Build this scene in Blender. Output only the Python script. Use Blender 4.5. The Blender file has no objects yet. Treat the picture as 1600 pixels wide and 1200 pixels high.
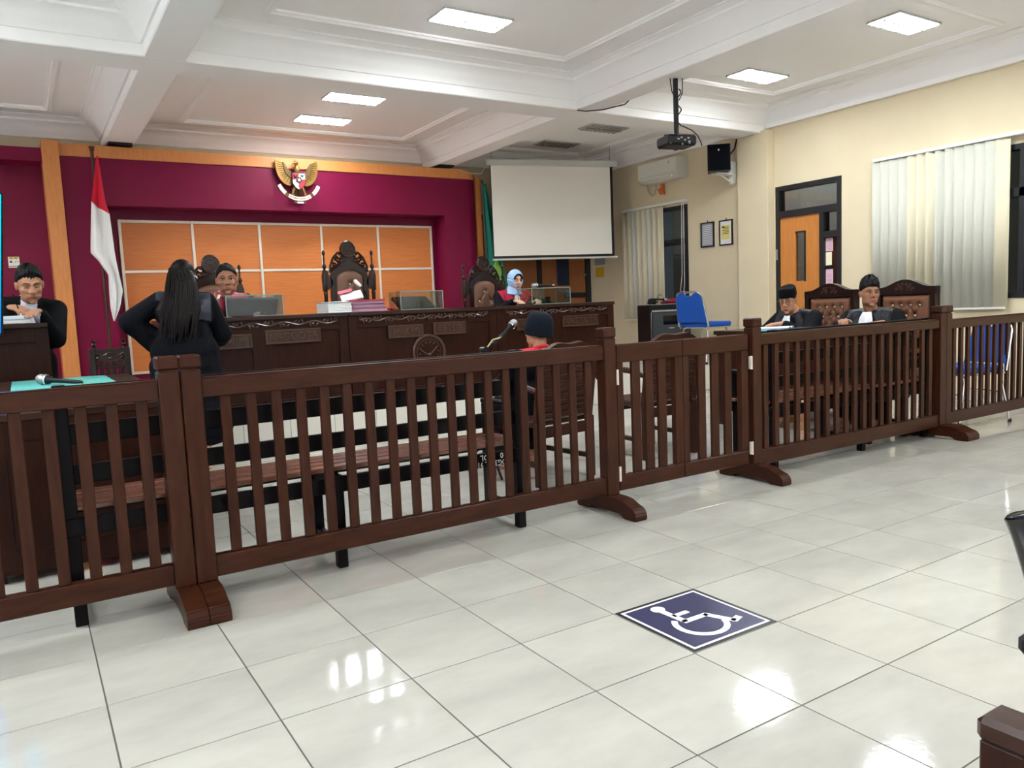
import bpy, bmesh, math, random
import numpy as np
from mathutils import Vector, Matrix, Euler
random.seed(11)
S = bpy.context.scene
COL = S.collection
PI = math.pi

# ------------------------------------------------------------------ camera, world, exposure
cd = bpy.data.cameras.new('camera'); cam = bpy.data.objects.new('camera', cd); COL.objects.link(cam)
cd.sensor_width = 36.0; cd.lens = 36.0 * 1206.8 / 1600; cd.clip_start = 0.02; cd.clip_end = 60
def cam_matrix(yaw, pitch, roll, loc):
    f = Vector((math.sin(yaw)*math.cos(pitch), math.cos(yaw)*math.cos(pitch), math.sin(pitch)))
    r = Vector((math.cos(yaw), -math.sin(yaw), 0)); u = r.cross(f)
    c, s = math.cos(roll), math.sin(roll)
    r2 = c*r + s*u; u2 = -s*r + c*u
    m = Matrix((r2, u2, -f)).transposed().to_4x4(); m.translation = loc
    return m
cam.matrix_world = cam_matrix(0.5615, -0.1001, -0.0427, (-1.7153, -1.7045, 1.1215))
S.camera = cam
w = bpy.data.worlds.new('world'); S.world = w; w.use_nodes = True
w.node_tree.nodes['Background'].inputs[0].default_value = (0.55, 0.6, 0.7, 1)
w.node_tree.nodes['Background'].inputs[1].default_value = 0.02
S.view_settings.view_transform = 'Standard'; S.view_settings.look = 'None'
S.view_settings.gamma = 1.0; S.view_settings.use_curve_mapping = False
S.view_settings.exposure = 2.86
LAMP = 17.0            # radiance of the lit ceiling fixtures
S.cycles.max_bounces = 10; S.cycles.diffuse_bounces = 5; S.cycles.glossy_bounces = 4
S.cycles.transmission_bounces = 8; S.cycles.transparent_max_bounces = 12
S.cycles.use_denoising = True; S.cycles.sample_clamp_indirect = 6.0

# ------------------------------------------------------------------ materials
def lin(c):
    c = c/255.0
    return c/12.92 if c <= 0.04045 else ((c+0.055)/1.055)**2.4
def rgb(h): return (lin(h[0]), lin(h[1]), lin(h[2]), 1.0)
MATS = {}
def mat(name, col, rough=0.5, metal=0.0, spec=0.5, noise=None, col2=None, bump=None, emit=0, trans=0, coat=0, sheen=0, alpha=1, ior=1.45, per=0):
    m = bpy.data.materials.new(name); m.use_nodes = True; nt = m.node_tree; N = nt.nodes; L = nt.links
    b = N['Principled BSDF']
    b.inputs['Base Color'].default_value = rgb(col); b.inputs['Roughness'].default_value = rough
    b.inputs['Metallic'].default_value = metal; b.inputs['Specular IOR Level'].default_value = spec
    b.inputs['IOR'].default_value = ior
    if trans: b.inputs['Transmission Weight'].default_value = trans
    if coat: b.inputs['Coat Weight'].default_value = coat; b.inputs['Coat Roughness'].default_value = 0.08
    if sheen: b.inputs['Sheen Weight'].default_value = sheen
    if emit: b.inputs['Emission Color'].default_value = rgb(col); b.inputs['Emission Strength'].default_value = emit
    if noise or bump:
        tc = N.new('ShaderNodeTexCoord'); mp = N.new('ShaderNodeMapping'); L.new(tc.outputs['Object'], mp.inputs[0])
        vec = mp.outputs[0]
        if per:
            oi = N.new('ShaderNodeObjectInfo'); mu = N.new('ShaderNodeVectorMath'); mu.operation = 'SCALE'
            cb = N.new('ShaderNodeCombineXYZ')
            for k in range(3): L.new(oi.outputs['Random'], cb.inputs[k])
            L.new(cb.outputs[0], mu.inputs[0]); mu.inputs['Scale'].default_value = per
            ad = N.new('ShaderNodeVectorMath'); L.new(mp.outputs[0], ad.inputs[0]); L.new(mu.outputs[0], ad.inputs[1]); vec = ad.outputs[0]
    if noise:
        sc, det, stretch = noise
        mp.inputs['Scale'].default_value = stretch
        n = N.new('ShaderNodeTexNoise'); n.inputs['Scale'].default_value = sc; n.inputs['Detail'].default_value = det
        n.inputs['Roughness'].default_value = 0.6
        L.new(vec, n.inputs['Vector'])
        r = N.new('ShaderNodeValToRGB'); r.color_ramp.elements[0].position = 0.32; r.color_ramp.elements[1].position = 0.68
        r.color_ramp.elements[0].color = rgb(col); r.color_ramp.elements[1].color = rgb(col2 or col)
        L.new(n.outputs['Fac'], r.inputs[0]); L.new(r.outputs[0], b.inputs['Base Color'])
    if bump:
        sc, strength, dist = bump
        n2 = N.new('ShaderNodeTexNoise'); n2.inputs['Scale'].default_value = sc; n2.inputs['Detail'].default_value = 3
        L.new(tc.outputs['Object'], n2.inputs['Vector'])
        bp = N.new('ShaderNodeBump'); bp.inputs['Strength'].default_value = strength; bp.inputs['Distance'].default_value = dist
        L.new(n2.outputs['Fac'], bp.inputs['Height']); L.new(bp.outputs[0], b.inputs['Normal'])
    MATS[name] = m
    return m
M = MATS
mat('floor_tile', (157,153,146), 0.08, spec=0.5, noise=(2.2,6,(1,2.2,1)), col2=(171,168,159), bump=(55,0.06,0.003), per=37)
mat('grout', (84,78,74), 0.8)
mat('ceiling_paint', (247,245,244), 0.75)
mat('cream_paint', (214,199,168), 0.7, noise=(1.5,3,(1,1,1)), col2=(219,205,174))
mat('front_paint', (200,186,155), 0.75)
mat('maroon_paint', (112,11,51), 0.42, spec=0.22, noise=(2,3,(1,1,1)), col2=(118,13,55))
mat('laminate', (186,104,48), 0.42, noise=(5,4,(1,8,22)), col2=(200,118,58), spec=0.4)
mat('laminate_trim', (196,122,62), 0.45, noise=(5,4,(8,8,1.2)), col2=(208,134,74))
mat('silver_strip', (214,204,190), 0.35, metal=0.3)
mat('fence_wood', (42,18,9), 0.30, noise=(3,5,(2.5,14,14)), col2=(60,30,17), spec=0.2, per=9)
mat('fence_wood_up', (42,18,9), 0.30, noise=(3,5,(14,14,2.0)), col2=(60,30,17), spec=0.2, per=9)
mat('desk_wood', (34,14,8), 0.33, noise=(3,5,(12,12,1.6)), col2=(46,21,12), spec=0.18, per=9)
mat('desk_wood_flat', (38,17,10), 0.30, noise=(3,5,(1.6,12,12)), col2=(50,24,15), spec=0.35)
mat('carved_wood', (66,38,24), 0.30, spec=0.6, coat=0.2)
mat('plate_wood', (54,30,17), 0.38, spec=0.5)
mat('letter_wood', (78,46,26), 0.38, spec=0.5)
mat('chair_wood', (30,12,8), 0.28, spec=0.45)
mat('bench_black', (11,8,10), 0.36, spec=0.12, noise=(4,4,(2,10,10)), col2=(16,11,12))
mat('bench_slat', (86,52,40), 0.22, spec=0.6, noise=(4,4,(2,10,10)), col2=(112,70,54), coat=0.3)
mat('witness_wood', (46,24,17), 0.45, spec=0.2, noise=(3,4,(2,12,12)), col2=(64,36,26), per=5)
mat('leather', (120,78,56), 0.34, spec=0.5, bump=(60,0.08,0.004))
mat('leather_dark', (110,76,58), 0.34, spec=0.5, bump=(60,0.08,0.004))
mat('button_pearl', (235,225,205), 0.2, spec=0.8)
mat('robe_black', (6,7,10), 0.85, spec=0.18, bump=(14,0.25,0.02))
mat('robe_navy', (5,6,13), 0.85, spec=0.18, bump=(14,0.25,0.02))
mat('satin_grey', (20,22,29), 0.40, spec=0.3, bump=(18,0.3,0.02))
mat('satin_yoke', (44,48,60), 0.38, spec=0.35, bump=(18,0.3,0.02))
mat('satin_red', (170,14,52), 0.36, spec=0.5, bump=(20,0.35,0.02))
mat('white_cloth', (226,226,232), 0.7, bump=(24,0.2,0.01))
mat('skin', (172,122,94), 0.5, spec=0.35, noise=(9,3,(1,1,1)), col2=(180,130,102))
mat('skin_dark', (146,100,76), 0.5, spec=0.35, noise=(9,3,(1,1,1)), col2=(155,108,84))
mat('skin_light', (205,160,136), 0.5, spec=0.35, noise=(9,3,(1,1,1)), col2=(212,168,144))
mat('lip', (132,72,62), 0.45)
mat('hair_black', (9,8,9), 0.55, spec=0.25, bump=(90,0.5,0.006))
mat('hair_long', (7,4,4), 0.5, spec=0.16, noise=(30,4,(6,6,0.4)), col2=(20,12,10))
mat('eye_white', (214,206,200), 0.3)
mat('eye_dark', (24,16,13), 0.2)
mat('hijab_blue', (158,190,228), 0.7, bump=(16,0.2,0.01))
mat('hijab_black', (18,18,22), 0.8)
mat('peci_black', (6,6,8), 0.9, spec=0.2)
mat('cap_navy', (12,18,28), 0.9, spec=0.2)
mat('vest_red', (190,22,46), 0.6, bump=(20,0.2,0.01))
mat('trouser_dark', (28,28,34), 0.8)
mat('denim_blue', (26,52,104), 0.8)
mat('shoe_black', (20,19,20), 0.3)
mat('shirt_white', (214,216,228), 0.7, bump=(24,0.2,0.01))
mat('fabric_blue', (10,78,172), 0.75, bump=(120,0.15,0.003))
mat('chrome', (214,214,216), 0.16, metal=1.0)
mat('steel_grey', (150,150,150), 0.35, metal=0.8)
mat('black_plastic', (13,13,16), 0.42, spec=0.35)
mat('black_gloss', (12,12,15), 0.12, spec=0.6)
mat('black_metal', (24,24,28), 0.35, metal=0.3)
mat('speaker_navy', (5,6,12), 0.8, spec=0.1, bump=(200,0.2,0.003))
mat('amp_grey', (52,56,60), 0.7, bump=(240,0.2,0.003))
mat('panel_grey', (150,148,142), 0.45, metal=0.3)
mat('white_plastic', (226,224,218), 0.35)
mat('ac_white', (210,208,198), 0.4)
mat('screen_cloth', (236,231,221), 0.85)
mat('screen_case', (196,194,188), 0.5)
mat('blind_cream', (216,207,180), 0.8)
mat('blind_grey', (198,197,184), 0.8)
mat('frame_black', (26,27,31), 0.4)
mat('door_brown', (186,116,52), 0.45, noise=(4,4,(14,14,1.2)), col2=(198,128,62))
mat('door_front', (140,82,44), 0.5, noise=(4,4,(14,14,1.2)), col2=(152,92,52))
mat('door_glass_navy', (26,34,60), 0.15)
mat('board_red', (150,66,52), 0.6)
mat('ribbon_white', (196,186,170), 0.7)
mat('paper_white', (228,228,226), 0.8)
mat('paper_pink', (222,184,196), 0.8)
mat('paper_cream', (240,228,200), 0.8)
mat('paper_blue', (176,200,232), 0.8)
mat('paper_mauve', (176,140,160), 0.8)
mat('paper_yellow', (226,210,120), 0.8)
mat('note_yellow', (206,168,30), 0.7)
mat('note_grey', (150,152,164), 0.8)
mat('folder_red', (176,30,62), 0.55)
mat('folder_mauve', (150,88,114), 0.55)
mat('folder_grey', (150,162,172), 0.5)
mat('cloth_green', (92,178,170), 0.4, spec=0.5)
mat('flag_red', (206,24,52), 0.75)
mat('flag_white', (232,230,228), 0.75)
mat('flag_green', (8,112,92), 0.75)
mat('flag_leaf', (120,170,70), 0.7)
mat('pole_brown', (70,34,24), 0.4)
mat('gold', (140,106,54), 0.38, metal=0.55)
mat('gold_dark', (92,68,36), 0.45, metal=0.4)
mat('emblem_red', (170,26,40), 0.5)
mat('emblem_black', (20,18,18), 0.5)
mat('emblem_green', (40,110,70), 0.5)
mat('sign_navy', (36,35,66), 0.32, noise=(6,6,(1,1,1)), col2=(44,43,76), bump=(80,0.1,0.002))
mat('sign_black', (24,22,26), 0.35)
mat('sign_white', (224,224,226), 0.4, noise=(10,5,(1,1,1)), col2=(236,236,238))
mat('ink', (30,30,36), 0.7)
mat('stencil_white', (226,226,226), 0.7)
mat('orange_thing', (214,104,30), 0.6)
mat('red_cloth', (150,20,44), 0.7)
mat('cable_black', (22,20,24), 0.6)
mat('cable_cream', (196,186,160), 0.6)
mat('cable_yellow', (196,176,120), 0.6)
mat('riser_tile', (206,202,190), 0.2)
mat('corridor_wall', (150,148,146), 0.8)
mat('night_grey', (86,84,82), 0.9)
mat('lamp_off', (170,166,158), 0.35, metal=0.4)
mat('louver', (232,232,232), 0.25, metal=0.6)
mat('lamp_rim', (190,188,186), 0.5)
def glass(name, col, rough=0.0):
    m = bpy.data.materials.new(name); m.use_nodes = True; nt = m.node_tree; nt.nodes.clear()
    o = nt.nodes.new('ShaderNodeOutputMaterial'); mx = nt.nodes.new('ShaderNodeMixShader'); t = nt.nodes.new('ShaderNodeBsdfTransparent')
    g = nt.nodes.new('ShaderNodeBsdfGlossy'); fr = nt.nodes.new('ShaderNodeFresnel'); fr.inputs[0].default_value = 1.5
    t.inputs[0].default_value = rgb(col); g.inputs['Roughness'].default_value = rough
    ge = nt.nodes.new('ShaderNodeNewGeometry'); mm = nt.nodes.new('ShaderNodeMath'); mm.operation = 'MULTIPLY_ADD'; mm.inputs[1].default_value = -0.8333; mm.inputs[2].default_value = 1.5
    nt.links.new(ge.outputs['Backfacing'], mm.inputs[0]); nt.links.new(mm.outputs[0], fr.inputs[0])
    nt.links.new(fr.outputs[0], mx.inputs[0]); nt.links.new(t.outputs[0], mx.inputs[1]); nt.links.new(g.outputs[0], mx.inputs[2]); nt.links.new(mx.outputs[0], o.inputs[0])
    MATS[name] = m
glass('acrylic', (232,240,238)); glass('window_glass', (205,212,212)); glass('spectacle_glass', (240,242,245))
mat('acrylic_edge', (120,138,134), 0.15, spec=0.6)
def emis(name, col, s):
    m = bpy.data.materials.new(name); m.use_nodes = True; nt = m.node_tree; nt.nodes.clear()
    o = nt.nodes.new('ShaderNodeOutputMaterial'); e = nt.nodes.new('ShaderNodeEmission'); e.inputs[0].default_value = col; e.inputs[1].default_value = s
    nt.links.new(e.outputs[0], o.inputs[0]); MATS[name] = m
emis('lamp_glow', (0.90, 0.965, 1.0, 1), LAMP)
emis('corridor_glow', (1.0, 0.95, 0.90, 1), 5.0)
emis('tv_glow', (0.02, 0.32, 0.95, 1), 0.3)

nt = M['tv_glow'].node_tree; tc = nt.nodes.new('ShaderNodeTexCoord'); sp = nt.nodes.new('ShaderNodeSeparateXYZ'); rp = nt.nodes.new('ShaderNodeValToRGB')
rp.color_ramp.elements[0].color = (0.0, 0.10, 0.75, 1); rp.color_ramp.elements[1].color = (0.0, 0.62, 0.95, 1)
nt.links.new(tc.outputs['Generated'], sp.inputs[0]); nt.links.new(sp.outputs[2], rp.inputs[0]); nt.links.new(rp.outputs[0], [n for n in nt.nodes if n.type == 'EMISSION'][0].inputs[0])

# ------------------------------------------------------------------ geometry helpers
def T(x, y, z): return Matrix.Translation((x, y, z))
def RZ(a): return Matrix.Rotation(a, 4, 'Z')
def RX(a): return Matrix.Rotation(a, 4, 'X')
def RY(a): return Matrix.Rotation(a, 4, 'Y')
class MB:
    def __init__(s): s.v = []; s.f = []; s.m = []
    def add(s, vs, fs, Mx=None, mi=0):
        o = len(s.v)
        s.v += [tuple(Mx @ Vector(p)) for p in vs] if Mx is not None else [tuple(p) for p in vs]
        s.f += [tuple(i+o for i in f) for f in fs]; s.m += [mi]*len(fs)
        return s
    def box(s, x0, x1, y0, y1, z0, z1, b=0.0, Mx=None, mi=0):
        c = Vector(((x0+x1)/2, (y0+y1)/2, (z0+z1)/2)); h = Vector((abs(x1-x0)/2, abs(y1-y0)/2, abs(z1-z0)/2))
        b = min(b, 0.45*min(h))
        if b <= 0:
            vs = [(c.x+i*h.x, c.y+j*h.y, c.z+k*h.z) for i in (-1, 1) for j in (-1, 1) for k in (-1, 1)]
            fs = [(0,1,3,2), (4,6,7,5), (0,4,5,1), (2,3,7,6), (0,2,6,4), (1,5,7,3)]
            return s.add(vs, fs, Mx, mi)
        vs = []; idx = {}
        for i in (-1, 1):
            for j in (-1, 1):
                for k in (-1, 1):
                    for a in range(3):
                        d = [i*(h.x-b), j*(h.y-b), k*(h.z-b)]; d[a] = (i, j, k)[a]*h[a]
                        idx[(i, j, k, a)] = len(vs); vs.append((c.x+d[0], c.y+d[1], c.z+d[2]))
        fs = []
        def face(keys):
            q = [idx[k] for k in keys]
            p = [Vector(vs[i]) for i in q]
            n = (p[1]-p[0]).cross(p[2]-p[0]); ctr = sum(p, Vector())/len(p)
            fs.append(tuple(q) if n.dot(ctr-c) > 0 else tuple(reversed(q)))
        for a in range(3):
            o = [t for t in range(3) if t != a]
            for sg in (-1, 1):
                ks = []
                for (p, q) in ((-1, -1), (1, -1), (1, 1), (-1, 1)):
                    t = [0, 0, 0]; t[a] = sg; t[o[0]] = p; t[o[1]] = q; ks.append((*t, a))
                face(ks)
            for p in (-1, 1):
                for q in (-1, 1):
                    t1 = [0, 0, 0]; t1[o[0]] = p; t1[o[1]] = q
                    ta = list(t1); ta[a] = -1; tb = list(t1); tb[a] = 1
                    face([(*ta, o[0]), (*tb, o[0]), (*tb, o[1]), (*ta, o[1])])
        for i in (-1, 1):
            for j in (-1, 1):
                for k in (-1, 1): face([(i, j, k, 0), (i, j, k, 1), (i, j, k, 2)])
        return s.add(vs, fs, Mx, mi)
    def tube(s, path, r, n=8, Mx=None, mi=0, closed=False, flat=None):
        P = [Vector(p) for p in path]; k = len(P)
        R = list(r) if hasattr(r, '__len__') else [r]*k
        vs = []; fs = []; up = None
        for i, p in enumerate(P):
            if closed: d = (P[(i+1) % k]-P[i-1]).normalized()
            else: d = (P[min(i+1, k-1)]-P[max(i-1, 0)]).normalized()
            if up is None:
                up = Vector((0, 0, 1)) if abs(d.z) < 0.9 else Vector((1, 0, 0))
            a = d.cross(up).normalized(); up = a.cross(d).normalized()
            for j in range(n):
                t = 2*PI*j/n
                vs.append(p + R[i]*(math.cos(t)*a + math.sin(t)*up*(flat or 1)))
        rng = range(k) if closed else range(k-1)
        for i in rng:
            for j in range(n):
                i2 = (i+1) % k
                fs.append((i*n+j, i*n+(j+1) % n, i2*n+(j+1) % n, i2*n+j))
        if not closed: fs += [tuple(reversed(range(n))), tuple(range((k-1)*n, k*n))]
        return s.add(vs, fs, Mx, mi)
    def lathe(s, prof, n=14, Mx=None, mi=0):
        vs = []; fs = []
        for (r, z) in prof:
            for j in range(n):
                t = 2*PI*j/n; vs.append((r*math.cos(t), r*math.sin(t), z))
        for i in range(len(prof)-1):
            for j in range(n): fs.append((i*n+j, i*n+(j+1) % n, (i+1)*n+(j+1) % n, (i+1)*n+j))
        fs += [tuple(reversed(range(n))), tuple(range((len(prof)-1)*n, len(prof)*n))]
        return s.add(vs, fs, Mx, mi)
    def cyl(s, r, z0, z1, n=14, Mx=None, mi=0): return s.lathe([(r, z0), (r, z1)], n, Mx, mi)
    def ell(s, c, r, Mx=None, nu=12, nv=8, mi=0):
        r = r if hasattr(r, '__len__') else (r, r, r)
        vs = [(c[0], c[1], c[2]-r[2])]; fs = []
        for i in range(1, nv):
            ph = -PI/2 + PI*i/nv
            for j in range(nu):
                t = 2*PI*j/nu
                vs.append((c[0]+r[0]*math.cos(ph)*math.cos(t), c[1]+r[1]*math.cos(ph)*math.sin(t), c[2]+r[2]*math.sin(ph)))
        vs.append((c[0], c[1], c[2]+r[2])); top = len(vs)-1
        for j in range(nu):
            fs.append((0, 1+(j+1) % nu, 1+j)); b = 1+(nv-2)*nu; fs.append((b+j, b+(j+1) % nu, top))
        for i in range(nv-2):
            for j in range(nu):
                a = 1+i*nu; fs.append((a+j, a+(j+1) % nu, a+nu+(j+1) % nu, a+nu+j))
        return s.add(vs, fs, Mx, mi)
    def prism(s, pts, y0, y1, Mx=None, mi=0):          # outline in XZ (counter-clockwise seen from -Y), extruded along Y
        n = len(pts); area = sum(pts[i][0]*pts[(i+1) % n][1]-pts[(i+1) % n][0]*pts[i][1] for i in range(n))
        if area < 0: pts = list(reversed(pts))
        vs = [(p[0], y0, p[1]) for p in pts]+[(p[0], y1, p[1]) for p in pts]
        fs = [tuple(range(n)), tuple(reversed(range(n, 2*n)))]+[(i, n+i, n+(i+1) % n, (i+1) % n) for i in range(n)]
        return s.add(vs, fs, Mx, mi)
    def grid(s, fn, nu, nv, Mx=None, mi=0, thick=None):
        vs = [fn(i/nu, j/nv) for j in range(nv+1) for i in range(nu+1)]; W = nu+1
        fs = [(j*W+i, j*W+i+1, (j+1)*W+i+1, (j+1)*W+i) for j in range(nv) for i in range(nu)]
        return s.add(vs, fs, Mx, mi)
    def cap(s, a, b, ra, rb=None, n=10):                  # round-ended tapered limb (closed)
        rb = ra if rb is None else rb
        a = Vector(a); b = Vector(b); d = b-a
        if d.length < 1e-6: return s.ell(a, ra, None, n, 6)
        d.normalize(); u = Vector((0, 0, 1)) if abs(d.z) < 0.9 else Vector((1, 0, 0))
        e = d.cross(u).normalized(); g = e.cross(d)
        prof = []
        for t in (-80, -50, -25, 0): prof.append((a+d*ra*math.sin(math.radians(t)), ra*math.cos(math.radians(t))))
        for t in (0, 25, 50, 80): prof.append((b+d*rb*math.sin(math.radians(t)), rb*math.cos(math.radians(t))))
        vs = []; fs = []
        for p, r in prof:
            for j in range(n):
                t = 2*PI*j/n; vs.append(p+r*(math.cos(t)*e+math.sin(t)*g))
        k = len(prof)
        for i in range(k-1):
            for j in range(n): fs.append((i*n+j, i*n+(j+1) % n, (i+1)*n+(j+1) % n, (i+1)*n+j))
        fs += [tuple(reversed(range(n))), tuple(range((k-1)*n, k*n))]
        return s.add(vs, fs)
    def mesh(s, name):
        me = bpy.data.meshes.new(name); me.from_pydata([tuple(v) for v in s.v], [], s.f); me.update(); return me
    def build(s, name, ms, parent=None, label=None, smooth=True, angle=35, loc=None, solid=0, sub=0):
        me = s.mesh(name); ms = ms if isinstance(ms, (list, tuple)) else [ms]
        for q in ms: me.materials.append(MATS[q])
        if len(ms) > 1: me.polygons.foreach_set('material_index', s.m)
        finish(me, smooth, angle)
        o = bpy.data.objects.new(name, me); COL.objects.link(o)
        if parent: o.parent = parent
        if label: o['label'] = label
        if loc: o.location = loc
        if solid:
            k = o.modifiers.new('thickness', 'SOLIDIFY'); k.thickness = solid; k.offset = 0
        if sub:
            k = o.modifiers.new('smooth', 'SUBSURF'); k.levels = sub; k.render_levels = sub
        return o
def finish(me, smooth=True, angle=35):
    bm = bmesh.new(); bm.from_mesh(me); bmesh.ops.recalc_face_normals(bm, faces=bm.faces); bm.to_mesh(me); bm.free()
    if smooth:
        me.polygons.foreach_set('use_smooth', [True]*len(me.polygons))
        me.set_sharp_from_angle(angle=math.radians(angle))
def tag(o, label, cat, group=None, kind=None):
    o['label'] = label; o['category'] = cat
    if group: o['group'] = group
    if kind: o['kind'] = kind
    return o
def thing(name, label, cat, loc=(0, 0, 0), rz=0, group=None):
    o = bpy.data.objects.new(name, None); COL.objects.link(o); o.empty_display_size = 0.1
    o.location = loc; o.rotation_euler = (0, 0, rz)
    return tag(o, label, cat, group)
def struct(o): o['kind'] = 'structure'; return o
def clone(root, loc, rz, label=None, group=None):
    def rec(o, par):
        c = o.copy(); COL.objects.link(c)
        if par: c.parent = par
        for ch in list(o.children): rec(ch, c)
        return c
    r = rec(root, None); r.location = loc; r.rotation_euler = (0, 0, rz)
    if label: r['label'] = label
    if group: r['group'] = group
    return r
def inst(name, me, parent, loc=(0, 0, 0), rot=None):
    o = bpy.data.objects.new(name, me); COL.objects.link(o); o.parent = parent; o.location = loc
    if rot: o.rotation_euler = rot
    return o
def text_obj(name, body, size, depth, material, parent, Mx, align='CENTER', sx=1.0):
    cu = bpy.data.curves.new(name, 'FONT'); cu.body = body; cu.size = size; cu.extrude = depth; cu.align_x = align; cu.align_y = 'CENTER'
    cu.resolution_u = 2; cu.space_character = 1.05
    tmp = bpy.data.objects.new(name, cu); COL.objects.link(tmp)
    dg = bpy.context.evaluated_depsgraph_get(); me = bpy.data.meshes.new_from_object(tmp.evaluated_get(dg))
    bpy.data.objects.remove(tmp); me.materials.clear(); me.materials.append(MATS[material])
    me.transform(Mx @ Matrix.Diagonal((sx, 1, 1, 1)))
    o = bpy.data.objects.new(name, me); COL.objects.link(o); o.parent = parent
    return o
FRONT = RX(PI/2)        # text plane facing -Y
# ------------------------------------------------------------------ the room
TL = 0.4
XL, XR, YB, YF = -4.6, 6.228, -4.6, 8.42
fl = struct(MB().box(XL, XR, YB, YF, -0.12, -0.003).build('floor', 'grout'))
tile_me = MB().box(0.0022, TL-0.0022, 0.0022, TL-0.0022, -0.0029, 0.0, b=0.0012).mesh('tile'); tile_me.materials.append(M['floor_tile']); finish(tile_me, False)
cells = []
cp = cam.matrix_world.translation; cinv = cam.matrix_world.inverted()
for i in range(-11, 16):
    for j in range(-11, 21):
        if i*TL < XL+0.01 or (i+1)*TL > XR+0.2: continue
        c = Vector((i*TL+TL/2, j*TL+TL/2, 0)); q = cinv @ c
        vis = q.z < -0.4 and abs(q.x/q.z) < 0.72 and abs(q.y/q.z) < 0.56
        cells.append((0 if vis and j*TL < 4.9 else 1, (c-cp).length, i, j))
cells.sort()
rest = MB()
for n, (a, d, i, j) in enumerate(cells):
    if n < 290: inst('tile', tile_me, fl, (i*TL, j*TL, 0))
    else: rest.box(i*TL+0.0022, (i+1)*TL-0.0022, j*TL+0.0022, (j+1)*TL-0.0022, -0.0029, 0.0)
o = rest.build('tile_field', 'floor_tile', fl, smooth=False); o['kind'] = 'stuff'

# raised platform under the judges
PF, PH = 5.0, 0.30
pl = struct(MB().box(XL, 5.95, PF+0.008, YF-0.001, 0.001, PH-0.004).build('trim_1', 'grout'))
i = 0; x = XL
while x < 5.95-0.05:
    x1 = min(x+0.4, 5.95)
    MB().box(x+0.002, x1-0.002, PF, PF+0.007, 0.004, PH-0.002).build('tile', 'riser_tile', pl, smooth=False); x = x1
tp = MB(); x = XL
while x < 5.95-0.05:
    y = PF; x1 = min(x+0.4, 5.95)
    while y < YF-0.05:
        tp.box(x+0.002, x1-0.002, y+0.002, min(y+0.4, YF)-0.002, PH-0.004, PH); y += 0.4
    x = x1
o = tp.build('tile_field', 'riser_tile', pl, smooth=False); o['kind'] = 'stuff'

# walls
def wall_with_holes(name, material, x0, x1, holes, zt=3.55, y0=YB, y1=YF):
    mb = MB(); hs = sorted(holes); y = y0
    for (a, b, c, d) in hs:
        mb.box(x0, x1, y, a, 0, zt)
        if c > 0: mb.box(x0, x1, a, b, 0, c)
        mb.box(x0, x1, a, b, d, zt); y = b
    mb.box(x0, x1, y, y1, 0, zt)
    return struct(mb.build(name, material, smooth=False))
W1 = (6.16, 7.42, 0.85, 2.43); DR = (3.775, 4.675, 0.0, 2.43); W2 = (0.55, 3.25, 1.0, 2.42)
wall_with_holes('wall_right', 'cream_paint', XR, XR+0.16, [W1, DR, W2])
struct(MB().box(XL, XR+0.16, YF, YF+0.15, 0, 3.55).build('wall_front', 'front_paint', smooth=False))
struct(MB().box(XL-0.15, XL, YB, YF+0.15, 0, 3.55).build('wall_left', 'ceiling_paint', smooth=False))
struct(MB().box(XL, XR, YB-0.15, YB, 0, 3.55).build('wall_back', 'ceiling_paint', smooth=False))
struct(MB().box(6.11, XR, 4.70, 5.17, 0, 3.12, b=0.004).build('trim_2', 'cream_paint'))       # column under the cross beam
struct(MB().box(6.212, XR, YB, 0.4, 0, 0.09).box(6.212, XR, 0.4, 3.77, 0, 0.09).build('baseboard_right', 'riser_tile'))

# ceiling with beams, cornices and raised panel frames
ZC, ZB = 3.40, 3.10
ce = struct(MB().box(XL, XR, YB, YF, ZC, ZC+0.12).build('ceiling', 'ceiling_paint', smooth=False))
BX = [(-0.76, -0.46), (3.30, 3.58)]; BY = [(4.80, 5.18), (1.02, 1.38), (-2.75, -2.4)]
def crown(mb, x0, x1, y0, y1, steps):         # stepped frame running round a bay
    for (w, z) in steps:
        mb.box(x0, x1, y0, y0+w, z, ZC); mb.box(x0, x1, y1-w, y1, z, ZC)
        mb.box(x0, x0+w, y0+w, y1-w, z, ZC); mb.box(x1-w, x1, y0+w, y1-w, z, ZC)
for (y0, y1) in BY: MB().box(XL, XR, y0, y1, ZB, ZC, b=0.008).build('beam', 'ceiling_paint', ce)
for (x0, x1) in BX: MB().box(x0, x1, YB, YF, ZB+0.001, ZC, b=0.008).build('beam', 'ceiling_paint', ce)
for (x0, x1) in BX: MB().box(x0+0.03, x1-0.03, 7.93, 8.38, ZB-0.022, ZB+0.002).build('beam_end_shade', 'black_plastic', ce, 'black strip imitating the shade under the end of the beam')  # black strips imitate the dark shadow gap where the beams end
xs = [(XL, -0.76), (-0.46, 3.30), (3.58, XR)]; ys = [(5.18, YF), (1.38, 4.80), (-2.4, 1.02), (YB, -2.75)]
def cove(mb, x0, x1, y0, y1, prof):           # mitred moulding: profile (inset, z) swept round a rectangle
    n = len(prof); vs = []; fs = []
    for (d, z) in prof: vs += [(x0+d, y0+d, z), (x1-d, y0+d, z), (x1-d, y1-d, z), (x0+d, y1-d, z)]
    for k in range(n-1):
        for j in range(4): fs.append((k*4+j, k*4+(j+1) % 4, (k+1)*4+(j+1) % 4, (k+1)*4+j))
    mb.add(vs, fs)
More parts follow.
